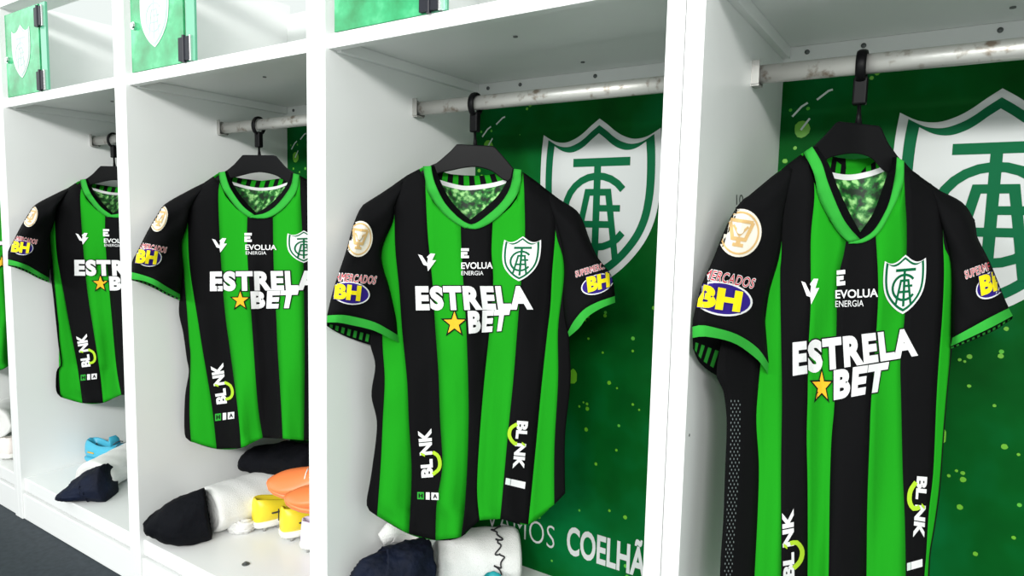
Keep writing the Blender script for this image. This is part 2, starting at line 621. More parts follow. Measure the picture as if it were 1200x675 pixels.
# screw lying on the bench of the third locker, pencil mark on the near wall
p = at_z(288, 661, B + .001)
obj('bolt', *join(cyl_vf((p[0], p[1], B), (0, 0, 1), .009, .002, 14), cyl_vf((p[0], p[1], B + .002), (0, 0, 1), .004, .004, 8)), M['screw'], LK[2], smooth=False)
tb = normalise(bm_text('10'))
decal('pencil_mark', [(tb, M['screw'], 0)], lambda x, y, l: at_x(863 + x * 8, 240 - y * 12, .0006), LK[0])
p = at_x(808, 510, .0005)
obj('screw', *cyl_vf((0.0, p[1], p[2]), (1, 0, 0), .002, .0006, 8), M['screw'], LK[0], smooth=False)  # small hole in the near wall, drawn as a thin dark disc


# ------------------------------------------------------------------ curves in pixels
def resample(pts, n, smooth=True):
    P = np.array(pts, float)
    if len(P) == 2 or not smooth:
        Q = P
    else:
        Q = []
        for i in range(len(P) - 1):
            p0, p1, p2, p3 = P[max(i - 1, 0)], P[i], P[i + 1], P[min(i + 2, len(P) - 1)]
            for t in np.linspace(0, 1, 9)[:-1]:
                Q.append(.5 * ((2 * p1) + (p2 - p0) * t + (2 * p0 - 5 * p1 + 4 * p2 - p3) * t * t + (3 * p1 - p0 - 3 * p2 + p3) * t ** 3))
        Q.append(P[-1])
        Q = np.array(Q)
    s = np.r_[0, np.cumsum(np.linalg.norm(np.diff(Q, axis=0), axis=1))]
    if s[-1] < 1e-6:
        return np.repeat(P[:1], n, 0)
    tt = np.linspace(0, s[-1], n)
    return np.stack([np.interp(tt, s, Q[:, 0]), np.interp(tt, s, Q[:, 1])], 1)


def by_v(pts, n):
    """resample a downward running curve evenly in v"""
    Q = resample(pts, 200)
    v = np.maximum.accumulate(Q[:, 1] + np.arange(200) * 1e-6)
    tt = np.linspace(v[0], v[-1], n)
    return np.stack([np.interp(tt, v, Q[:, 0]), tt], 1)


def coons(top, bot, left, right):
    """top/bot: (m,2) left to right; left/right: (n,2) top to bottom -> (n,m,2)"""
    n, m = len(left), len(top)
    s = np.linspace(0, 1, m)[None, :, None]
    t = np.linspace(0, 1, n)[:, None, None]
    A = (1 - t) * top[None] + t * bot[None]
    Bq = (1 - s) * left[:, None] + s * right[:, None]
    C = (1 - t) * ((1 - s) * left[0] + s * right[0]) + t * ((1 - s) * left[-1] + s * right[-1])
    return A + Bq - C


def gfaces(n, m, o=0):
    return [(o + i * m + j, o + i * m + j + 1, o + (i + 1) * m + j + 1, o + (i + 1) * m + j) for i in range(n - 1) for j in range(m - 1)]


class Sheet:
    """pixel grid with a depth Y for each node: lets prints find the cloth under them"""
    def __init__(self):
        self.T, self.P = [], []

    def add(self, uv, Y):
        n, m = Y.shape
        g = np.dstack([uv, Y])
        a, b, c, d = g[:-1, :-1], g[:-1, 1:], g[1:, 1:], g[1:, :-1]
        self.T.append(np.stack([a, b, c], 2).reshape(-1, 3, 3))
        self.T.append(np.stack([a, c, d], 2).reshape(-1, 3, 3))
        self.P.append(g.reshape(-1, 3))

    def done(self):
        self.T = np.concatenate(self.T)
        self.P = np.concatenate(self.P)
        A, Bq, C = self.T[:, 0], self.T[:, 1], self.T[:, 2]
        self.det = (Bq[:, 1] - C[:, 1]) * (A[:, 0] - C[:, 0]) + (C[:, 0] - Bq[:, 0]) * (A[:, 1] - C[:, 1])
        ok = abs(self.det) > 1e-7
        self.T, self.det = self.T[ok], self.det[ok]
        return self

    def Y(self, u, v, clip=True):
        A, Bq, C = self.T[:, 0], self.T[:, 1], self.T[:, 2]
        l1 = ((Bq[:, 1] - C[:, 1]) * (u - C[:, 0]) + (C[:, 0] - Bq[:, 0]) * (v - C[:, 1])) / self.det
        l2 = ((C[:, 1] - A[:, 1]) * (u - C[:, 0]) + (A[:, 0] - C[:, 0]) * (v - C[:, 1])) / self.det
        l3 = 1 - l1 - l2
        k = np.minimum(np.minimum(l1, l2), l3)
        h = np.where(k > -1e-4)[0]
        if len(h):
            ys = l1[h] * A[h, 2] + l2[h] * Bq[h, 2] + l3[h] * C[h, 2]
            return float(ys.min())
        if clip:
            return None
        d = (self.P[:, 0] - u) ** 2 + (self.P[:, 1] - v) ** 2
        i = np.argsort(d)[:4]
        w_ = 1 / (d[i] + .5)
        return float((self.P[i, 2] * w_).sum() / w_.sum())


STAR = [((1 if i % 2 == 0 else .40) * math.sin(i * math.pi / 5), (1 if i % 2 == 0 else .40) * math.cos(i * math.pi / 5)) for i in range(10)]


def circ(rx=1, ry=1, n=28, cx=0, cy=0):
    return [(cx + rx * math.cos(a), cy + ry * math.sin(a)) for a in np.linspace(0, 2 * math.pi, n + 1)[:-1]]


# ------------------------------------------------------------------ jersey
def make_jersey(S, label, hanger_label, T=None):
    """S: traced curves of one hanging jersey (pixels) and its plan curve g (pixel column -> depth)"""
    tf = (lambda p: p) if T is None else T

    def C(name):
        return [tuple(tf(p)) for p in S[name]]
    gp = sorted(S['plan'])
    gu = np.array([tf((a, S['vref']))[0] if T is not None and not S.get('plan_abs') else a for a, b in gp])
    gy = np.array([b for a, b in gp])
    GU = np.linspace(gu[0] - 40, gu[-1] + 40, 400)
    GY = np.interp(GU, gu, gy)
    ker = np.hanning(31)
    ker /= ker.sum()
    GY = np.convolve(np.pad(GY, 15, mode='edge'), ker, 'valid')
    g = lambda u: np.interp(u, GU, GY)
    shp = C('shoulder')
    SU = np.array([p[0] for p in shp])
    SV = np.array([p[1] for p in shp])
    sc = S['scale']

    def roll(u, v):
        return np.clip(1 - (v - np.interp(u, SU, SV)) / (26 * sc), 0, 1) ** 2

    hk = S['hook_abs'] if 'hook_abs' in S else tf(S['hook'])
    base = at_y(hk[0], hk[1], .251)
    wall = -D * math.ceil(-base[0] / D) if base[0] < 0 else 0.0     # the partition on the jersey's left

    def hang(u, v, Y):
        """point of the cloth; cloth that would reach into the partition lies against it instead"""
        p_ = at_y(u, v, Y)
        e = wall + .014 - p_[0]
        if e > 0:
            p_ = at_x(u, v, wall + .004 + .010 * math.exp(-e / .010))
        return p_

    J = thing('football_jersey', (base[0], .22, S['foot']), label, 'jersey', 'striped match jerseys on hangers')
    ph = S.get('seed', 0.0)
    # ---- front and back of the body
    bnd = [C('c%d' % i) for i in range(S['nb'])]
    top = np.array(C('top'))
    n = 64
    cols = []
    for i in range(len(bnd) - 1):
        m = 6
        L, R = by_v(bnd[i], n), by_v(bnd[i + 1], n)
        f = np.linspace(0, 1, m)
        tu = L[0, 0] * (1 - f) + R[0, 0] * f
        tv = np.interp(tu, top[:, 0], top[:, 1])
        tp = np.stack([tu, tv], 1)
        tp[0], tp[-1] = L[0], R[0]
        bt = resample([L[-1], R[-1]], m)
        cols.append(coons(tp, bt, L, R))
    ns = len(cols)
    uL, uR = by_v(bnd[0], n), by_v(bnd[-1], n)
    V, F, fm = [], [], []
    sheet = Sheet()

    def front_off(u, v, s, t):
        t_ = np.clip(t, 0, 1)
        return (-.022 * np.sin(np.pi * np.clip(s, 0, 1)) ** .8 * (.45 + .55 * np.clip(t_ * 3, 0, 1))
                + (.003 + .0125 * t_ ** 1.3) * np.sin(2 * np.pi * (s * 3.3 + .25 * t_ + ph)) * np.sin(np.pi * np.clip(s, 0, 1))
                + .0042 * t_ * np.sin(2 * np.pi * (s * 7.1 - .5 * t_ + ph * 2.3)) * np.sin(np.pi * np.clip(s, 0, 1))
                + .004 * np.sin(2 * np.pi * (t_ * 2.2 + s * 1.3 + ph)) * np.sin(np.pi * np.clip(s, 0, 1)) * np.sin(np.pi * t_)
                + .03 * roll(u, v))
    vt, vb = SV.min(), max(c[-1][1] for c in bnd)
    for i, gr in enumerate(cols):
        u, v = gr[..., 0], gr[..., 1]
        l = np.interp(v.ravel(), uL[:, 1], uL[:, 0]).reshape(v.shape)
        r = np.interp(v.ravel(), uR[:, 1], uR[:, 0]).reshape(v.shape)
        s = np.clip((u - l) / (r - l), 0, 1)
        t = (v - vt) / (vb - vt)
        Y = g(u) + front_off(u, v, s, t)
        sheet.add(gr, Y)
        o = len(V)
        V += [hang(a, b, y) for a, b, y in zip(u.ravel(), v.ravel(), Y.ravel())]
        ff = gfaces(*u.shape, o)
        F += ff
        fm += [S['colors'][i]] * len(ff)
    # back
    m = 40
    tb = resample(C('backtop'), m, smooth=False)
    hem = resample([c[-1] for c in bnd], m)
    gr = coons(tb, hem, uL, uR)
    gr[0] = tb
    u, v = gr[..., 0], gr[..., 1]
    s = np.linspace(0, 1, m)[None, :] * np.ones((n, 1))
    t = (v - vt) / (vb - vt)
    TB = S.get('depth', .075)
    Yb = g(u) + .03 * roll(u, v) + TB * np.sin(np.pi * s) ** .6 * np.clip(s / .3, 0, 1) * (1 - roll(u, v)) + .006 * t * np.sin(2 * np.pi * (s * 4 + ph))
    o = len(V)
    V += [hang(a, b, y) for a, b, y in zip(u.ravel(), v.ravel(), Yb.ravel())]
    ff = gfaces(n, m, o)
    F += ff
    fm += [0 if (int(s_ * 7) % 2 == 0) else 1 for s_ in [(f[0] - o) % m / m for f in ff]]
    sheet.done()
    body = obj('body', V, F, [M['black'], M['green']], J, fm=fm)
    # hem stitching reads through a slightly thick edge
    sol = body.modifiers.new('cloth', 'SOLIDIFY')
    sol.thickness = .0012
    sol.offset = 0

    def on_body(u, v, d):
        y = sheet.Y(u, v)
        if y is None:
            return None
        return hang(u, v, y - d)

    # ---- inside of the neck
    nk_t = resample(C('neck_top'), 30)
    nk_b = resample(C('neck_tape'), 30)
    nk_c = resample(C('neck_low'), 30)
    sm = np.linspace(0, 1, 30)

    def inner(u, v, k):
        return g(u) + .03 * roll(u, v) + (TB * .9) * np.sin(np.pi * np.clip(.30 + .40 * k, 0, 1)) ** .6 * np.ones_like(u)
    cur = np.array([inner(nk_t[:, 0], nk_t[:, 1], sm) - .030 * (2 * sm - 1) ** 2 * 1.0])[0]
    rows = 5
    gr = np.array([(1 - q) * nk_t + q * nk_b for q in np.linspace(0, 1, rows)])
    Vn = [hang(a, b, y) for r_ in gr for (a, b), y in zip(r_, cur)]
    obj('neck_rib', Vn, gfaces(rows, 30), [M['liner'], M['green']], J, fm=[1 if j in (3, 4, 7, 8, 11, 12, 15, 16, 19, 20, 23, 24, 27) else 0 for i in range(rows - 1) for j in range(29)])
    tw = S['tape'] * sc
    gr = np.array([nk_b + [0, tw * q] for q in (-.15, .5, 1)])
    obj('neck_tape', [hang(a, b, y - .0015) for r_ in gr for (a, b), y in zip(r_, cur)], gfaces(3, 30), M['print_white'], J)
    gr = np.array([(1 - q) * (nk_b + [0, tw * .6]) + q * nk_c for q in np.linspace(0, 1, 8)])
    yr = np.array([cur - q * .022 for q in np.linspace(0, 1, 8)])
    obj('neck_print', [hang(a, b, y) for r_, yy in zip(gr, yr) for (a, b), y in zip(r_, yy)], gfaces(8, 30), M['neck_print'], J)
    # ---- collar band, left and right, with the dark inside edge
    for side in ('l', 'r'):
        out, inn, drk = (resample(C('collar_%s_%s' % (side, k)), 26) for k in ('out', 'in', 'dark'))
        gr = np.array([(1 - q) * out + q * inn for q in (0, .33, .67, 1)])
        Vc = []
        for q, r_ in zip((.0026, .003, .003, .0026), gr):
            Vc += [hang(a, b, sheet.Y(a, b, False) - q) for a, b in r_]
        o = obj('collar', Vc, gfaces(4, 26), M['lime'], J)
        so = o.modifiers.new('cloth', 'SOLIDIFY')
        so.thickness = .002
        so.offset = 0
        gr = np.array([(1 - q) * inn + q * drk for q in (-.15, .5, 1)])
        Vc = []
        for q, r_ in zip((-.001, -.012, -.03), gr):
            Vc += [hang(a, b, sheet.Y(a, b, False) - q) for a, b in r_]
        obj('collar_lining', Vc, gfaces(3, 26), M['liner'], J)
    # ---- sleeves
    SL = {}
    for side in ('l', 'r'):
        out, inn = resample(C('slv_%s_out' % side), 26), resample(C('slv_%s_in' % side), 26)
        cu = resample(C('cuff_%s_top' % side), 15)
        gr = coons(resample([out[0], inn[0]], 15), cu, out, inn)
        a = np.linspace(0, 1, 15)[None, :]
        q = np.linspace(0, 1, 26)[:, None]
        prof = np.sqrt(np.clip(1 - (2 * a - 1) ** 2, 0, 1)) * (.25 + .75 * q)
        amp = S['slv_amp']
        Y0 = g(gr[..., 0]) + .03 * roll(gr[..., 0], gr[..., 1]) * (1 - q) - .010 * np.ones_like(q) * np.clip(q * 4, 0, 1)
        if side == 'r':
            Y0 = Y0 + .004
        wr = .003 * np.sin(2 * np.pi * (a * 1.5 + q * 2.6 + ph)) * prof
        Yf = Y0 - amp * prof + wr
        Yk = Y0 + amp * (.5 if side == 'l' else 1.3) * prof + .002
        if side == 'r':
            Yk = np.maximum(Yk, Yf)
        s2 = Sheet()
        s2.add(gr, Yf)
        s2.done()
        SL[side] = s2
        Vs = [hang(*p_, y) for p_, y in zip(gr.reshape(-1, 2), Yf.ravel())]
        o = len(Vs)
        Vs += [hang(*p_, y) for p_, y in zip(gr.reshape(-1, 2), Yk.ravel())]
        sl = obj('sleeve', Vs, gfaces(26, 15) + gfaces(26, 15, o), M['black'], J)
        so = sl.modifiers.new('cloth', 'SOLIDIFY')
        so.thickness = .001
        so.offset = 0
        cl = resample(C('cuff_%s_low' % side), 15)
        pr = prof[-1]
        gc = np.array([(1 - k) * cu + k * cl for k in (0, .5, 1)])
        yc = np.array([Yf[-1] - d for d in (.0012, .0025, .0015)])
        yk = np.array([Yk[-1] + d for d in (.0012, .002, .0015)])
        Vc = [hang(*p_, y) for p_, y in zip(gc.reshape(-1, 2), yc.ravel())]
        o = len(Vc)
        Vc += [hang(*p_, y) for p_, y in zip(gc.reshape(-1, 2), yk.ravel())]
        obj('cuff', Vc, gfaces(3, 15) + gfaces(3, 15, o), M['lime'], sl)
        if ('lin_%s' % side) in S:
            ll = resample(C('lin_%s' % side), 25)
            c2 = resample(cl, 25, False)
            pr2 = np.interp(np.linspace(0, 1, 25), np.linspace(0, 1, 15), pr)
            yl0 = np.interp(np.linspace(0, 1, 25), np.linspace(0, 1, 15), Y0[-1])
            gl = np.array([(1 - k) * c2 + k * ll for k in (-.1, .15, .35, .6, .85, 1)])
            ym = [yl0 + amp * e * pr2 for e in (.2, .7, .9, 1.05, 1.15, 1.2)]
            fm2 = [1 if (i in (2, 3) and (j % 2)) else 0 for i in range(5) for j in range(24)]
            obj('cuff_lining', [hang(*p_, y) for r_, yy in zip(gl, ym) for p_, y in zip(r_, yy)], gfaces(6, 25), [M['liner'], M['lime']], sl, fm=fm2)

    def on_sleeve(side):
        return lambda u, v, d: (lambda y: None if y is None else hang(u, v, y - d))(SL[side].Y(u, v))

    # ---- prints
    Q = lambda k: quad_map([tf(p) for p in S[k]])
    E0 = .0024

    def put(name, layers, qm, where, label=None, par=J, step=.00045, e0=E0):
        def mp(x, y, l):
            u_, v_ = qm(x, y)
            return where(u_, v_, e0 + step * l)
        return decal(name, layers, mp, par, label)

    def word(name, txt, key, where, m, bold=.03, outline=0.0, mo=None, cut=(14, 2), spacing=1.0, label=None, uniform=None, par=J, lift=0):
        b = bm_text(txt, bold, spacing)
        ref = bounds(b)
        normalise(b)
        grid_cut(b, *cut)
        lays = [(b, m, 1 + lift)]
        if outline:
            b2 = normalise(bm_text(txt, bold + outline, spacing), ref)
            grid_cut(b2, *cut)
            lays.insert(0, (b2, mo, lift))
        return put(name, lays, Q(key), where, label, par)

    word('chest_lettering', 'ESTRELA', 'q_estrela', on_body, M['print_white'], .058, .035, M['print_black'], (30, 6), 1.16)
    word('chest_lettering', 'BET', 'q_bet', on_body, M['print_white'], .058, .035, M['print_black'], (16, 6), 1.16)
    sx, sy = S['star_r'][0] * (1 if T is None else S['tscale']), S['star_r'][1] * (1 if T is None else S['tscale'])
    sc_ = np.array(tf(S['star']))
    put('star', [(grid_cut(bm_poly([[(x * 1.32, y * 1.32) for x, y in STAR]]), 4, 4), M['print_black'], 0), (grid_cut(bm_poly([STAR]), 4, 4), M['print_gold'], 1)], lambda x, y: sc_ + [x * sx, -y * sy], on_body, 'yellow five-pointed star')
    word('chest_lettering', 'EVOLUA', 'q_evolua', on_body, M['print_white'], .02, cut=(16, 2))
    word('chest_lettering', 'ENERGIA', 'q_energia', on_body, M['print_white'], .0, cut=(12, 2))
    eb = bm_poly([[(0, .72), (1, .72), (1, 1), (0, 1)]])
    for pl in ([(0, .36), (.8, .36), (.8, .62), (0, .62)], [(0, 0), (1, 0), (1, .26), (.35, .26), (.35, .36), (0, .36)]):
        eb.faces.new([eb.verts.new((x, y, 0)) for x, y in pl])
    put('letter_mark', [(eb, M['print_white'], 0)], Q('q_eicon'), on_body)
    mk = bm_poly([[(0, .95), (.22, .88), (.50, .45), (.55, .72), (.48, .80), (.70, 1.0), (.95, .98), (.78, .62), (1.0, .62), (.55, 0), (.50, .30), (.30, .36)]])
    put('maker_mark', [(grid_cut(mk, 3, 3), M['print_white'], 0)], Q('q_mark'), on_body)
    for k in ('l', 'r'):
        if 'q_blink_' + k in S:
            b = bm_text('BL NK', .05, 1.0)
            normalise(b)
            grid_cut(b, 18, 4)
            put('hem_lettering', [(b, M['print_white'], 0)], Q('q_blink_' + k), on_body)
            put('smile_dot', [(bm_strokes([([(.455, .60), (.50, .92)], .05)]), M['smile'], 1)], Q('q_blink_' + k), on_body, 'lime green dash')
            arc = [tuple(p_) for p_ in resample([tf(p_) for p_ in S['smile_' + k]], 12)]
            put('smile_mark', [(bm_strokes([(arc, 4.2 * sc)]), M['smile'], 1)], lambda x, y: np.array([x, y]), on_body, 'lime green curved stroke')
        if 'q_patch_' + k in S:
            lays = []
            for a_, b_, m_ in ((0, .31, 'lime'), (.34, .64, 'print_black'), (.40, .58, 'print_white'), (.66, 1, 'print_white')) if k == 'l' else ((0, .25, 'poster_grey'), (.27, 1, 'print_white')):
                lays.append((bm_poly([[(a_, 0), (b_, 0), (b_, 1), (a_, 1)]]), M[m_], 0 if m_ != 'print_white' else 1))
            if k == 'l':
                for (a_, b_, t_) in ((.06, .25, 'H'), (.73, .94, 'A')):
                    tb_ = normalise(bm_text(t_, .04))
                    for vv in tb_.verts:
                        vv.co.x = a_ + vv.co.x * (b_ - a_)
                        vv.co.y = .2 + vv.co.y * .6
                    lays.append((tb_, M['print_black'], 2))
            for q_ in lays:
                grid_cut(q_[0], 4, 3)
            put('hem_label', lays, Q('q_patch_' + k), on_body)
    cr = [np.array(tf(p_)) for p_ in S['crest']]          # left corner, right corner, tip
    cc = (cr[0] + cr[1]) / 2
    ex, ey = (cr[1] - cr[0]) / 2, (cr[2] - cc) / 2.42
    put('crest', crest_layers(M['print_white'], M['crest_green'], .9, (8, 8)), lambda x, y: cc + ex * x - ey * y, on_body, 'white club shield with green outline', e0=.0028)
    bc, bx, by = [np.array(p_, float) for p_ in S['badge']]
    if T is not None:
        bc, bx, by = np.array(tf(bc)), np.array(tf(bc + bx)) - np.array(tf(bc)), np.array(tf(bc + by)) - np.array(tf(bc))
    wl = on_sleeve('l')
    cup = bm_strokes([([(-.55, .5), (-.30, -.25), (.30, -.25), (.55, .5)], .16), ([(-.55, .5), (.55, .5)], .14), ([(-.35, .3), (0, -.1), (.35, .3)], .1), ([(-.25, -.5), (.25, -.5)], .14), ([(0, -.25), (0, -.5)], .2)])
    ring = bm_poly([circ(.90, .90, 36), circ(.82, .82, 36)])
    put('league_badge', [(grid_cut(bm_poly([circ(1, 1, 36)]), 14, 14), M['badge_cream'], 0), (grid_cut(ring, 12, 12), M['badge_gold'], 2), (grid_cut(cup, 12, 12), M['badge_gold'], 2), (grid_cut(bm_poly([circ(.17, .17, 12, 0, .12)]), 2, 2), M['badge_cream'], 5)],
        lambda x, y: bc + bx * x + by * y, wl, 'round cream badge with a gold cup', e0=.002)
    for side in ('l', 'r'):
        if 'bh_%s' % side not in S:
            continue
        wv = on_sleeve(side)
        ec, ex_, ey_ = [np.array(p_, float) for p_ in S['bh_%s' % side]]
        if T is not None:
            ec, ex_, ey_ = np.array(tf(ec)), np.array(tf(ec + ex_)) - np.array(tf(ec)), np.array(tf(ec + ey_)) - np.array(tf(ec))
        put('oval_logo', [(grid_cut(bm_poly([circ(1, 1, 30)]), 12, 8), M['print_white'], 0), (grid_cut(bm_poly([circ(.93, .89, 30)]), 12, 8), M['print_purple'], 1)],
            lambda x, y, ec=ec, ex_=ex_, ey_=ey_: ec + ex_ * x + ey_ * y, wv, 'purple oval with white edge')
        word('sleeve_lettering', 'BH', 'q_bh_' + side, wv, M['print_yellow'], .06, .03, M['print_purple'], (14, 9), 1.05, 'yellow BH', lift=5)
        word('sleeve_lettering', 'SUPERMERCADOS', 'q_sup_' + side, wv, M['print_red'], .0, .05, M['print_white'], (14, 2), 1.12, 'red SUPERMERCADOS with white edges')
    # perforated side panel seen from the front of the nearest jersey
    if 'mesh_side' in S:
        bd = bmesh.new()
        pl = resample(S['mesh_side'], 60)
        for i, (a_, b_) in enumerate(pl):
            for k in range(3):
                cx_, cy_ = a_ + (k - 1) * 4.2 + (2 if i % 2 else 0), b_
                bd.faces.new([bd.verts.new((cx_ + dx, cy_ + dy, 0)) for dx, dy in ((-.7, 0), (0, -1.5), (.7, 0), (0, 1.5))])
        put('side_mesh', [(bd, M['mesh_dot'], 0)], lambda x, y: np.array([x, y]), on_body, 'perforated strip')

    # ---- hanger: a thing of its own
    H = thing('clothes_hanger', (base[0], .251, ZR), hanger_label, 'hanger', 'black plastic hangers on the rods')
    pu, pl = resample(C('hg_top'), 40, False), resample(C('hg_low'), 40)
    th = .012
    Vh = []
    for off in (0, th):
        for cu_ in (pu, pl):
            Vh += [hang(a, b, min(g(a) + .034, 9) + off) for a, b in cu_]
    nn = 40
    Fh = []
    for j in range(nn - 1):
        Fh += [(j, j + 1, nn + j + 1, nn + j), (2 * nn + j, 3 * nn + j, 3 * nn + j + 1, 2 * nn + j + 1),
               (j, 2 * nn + j, 2 * nn + j + 1, j + 1), (nn + j, nn + j + 1, 3 * nn + j + 1, 3 * nn + j)]
    Fh += [(0, nn, 3 * nn, 2 * nn), (nn - 1, 3 * nn - 1, 4 * nn - 1, 2 * nn - 1)]
    hb = clean(obj('shoulder_bar', Vh, Fh, M['hanger'], H, smooth=False))
    bv = hb.modifiers.new('bevel', 'BEVEL')
    bv.width = .0022
    bv.segments = 3
    bv.limit_method = 'ANGLE'
    bv.angle_limit = math.radians(50)
    hx = base[0]
    loop = [(hx, .251 + .0165 * math.sin(a), ZR - .003 + .0215 * math.cos(a)) for a in np.linspace(0, 2 * math.pi, 33)]
    obj('hook', *tube_vf(loop, (.0030, .0072), 10), M['hanger'], H)
    z1 = ZR - .022
    tp = tf(S['pin'][0])
    bt = tf(S['pin'][1])
    pb = hang(bt[0], bt[1], g(bt[0]) + .040)
    p1 = np.array([hx, .251, z1 - .032])
    vv, f2 = box_vf(hx - .0095, hx + .0095, .244, .258, z1 - .036, z1 + .004)
    kb = obj('hook_strap', vv, f2, M['hanger'], H, smooth=False)
    bv = kb.modifiers.new('bevel', 'BEVEL')
    bv.width = .003
    bv.segments = 3
    obj('pin', *tube_vf([p1, p1 * .5 + pb * .5, pb + np.array([0, 0, -.003])], [.0028, .0028, .005], 10), M['hanger'], H)
    return J


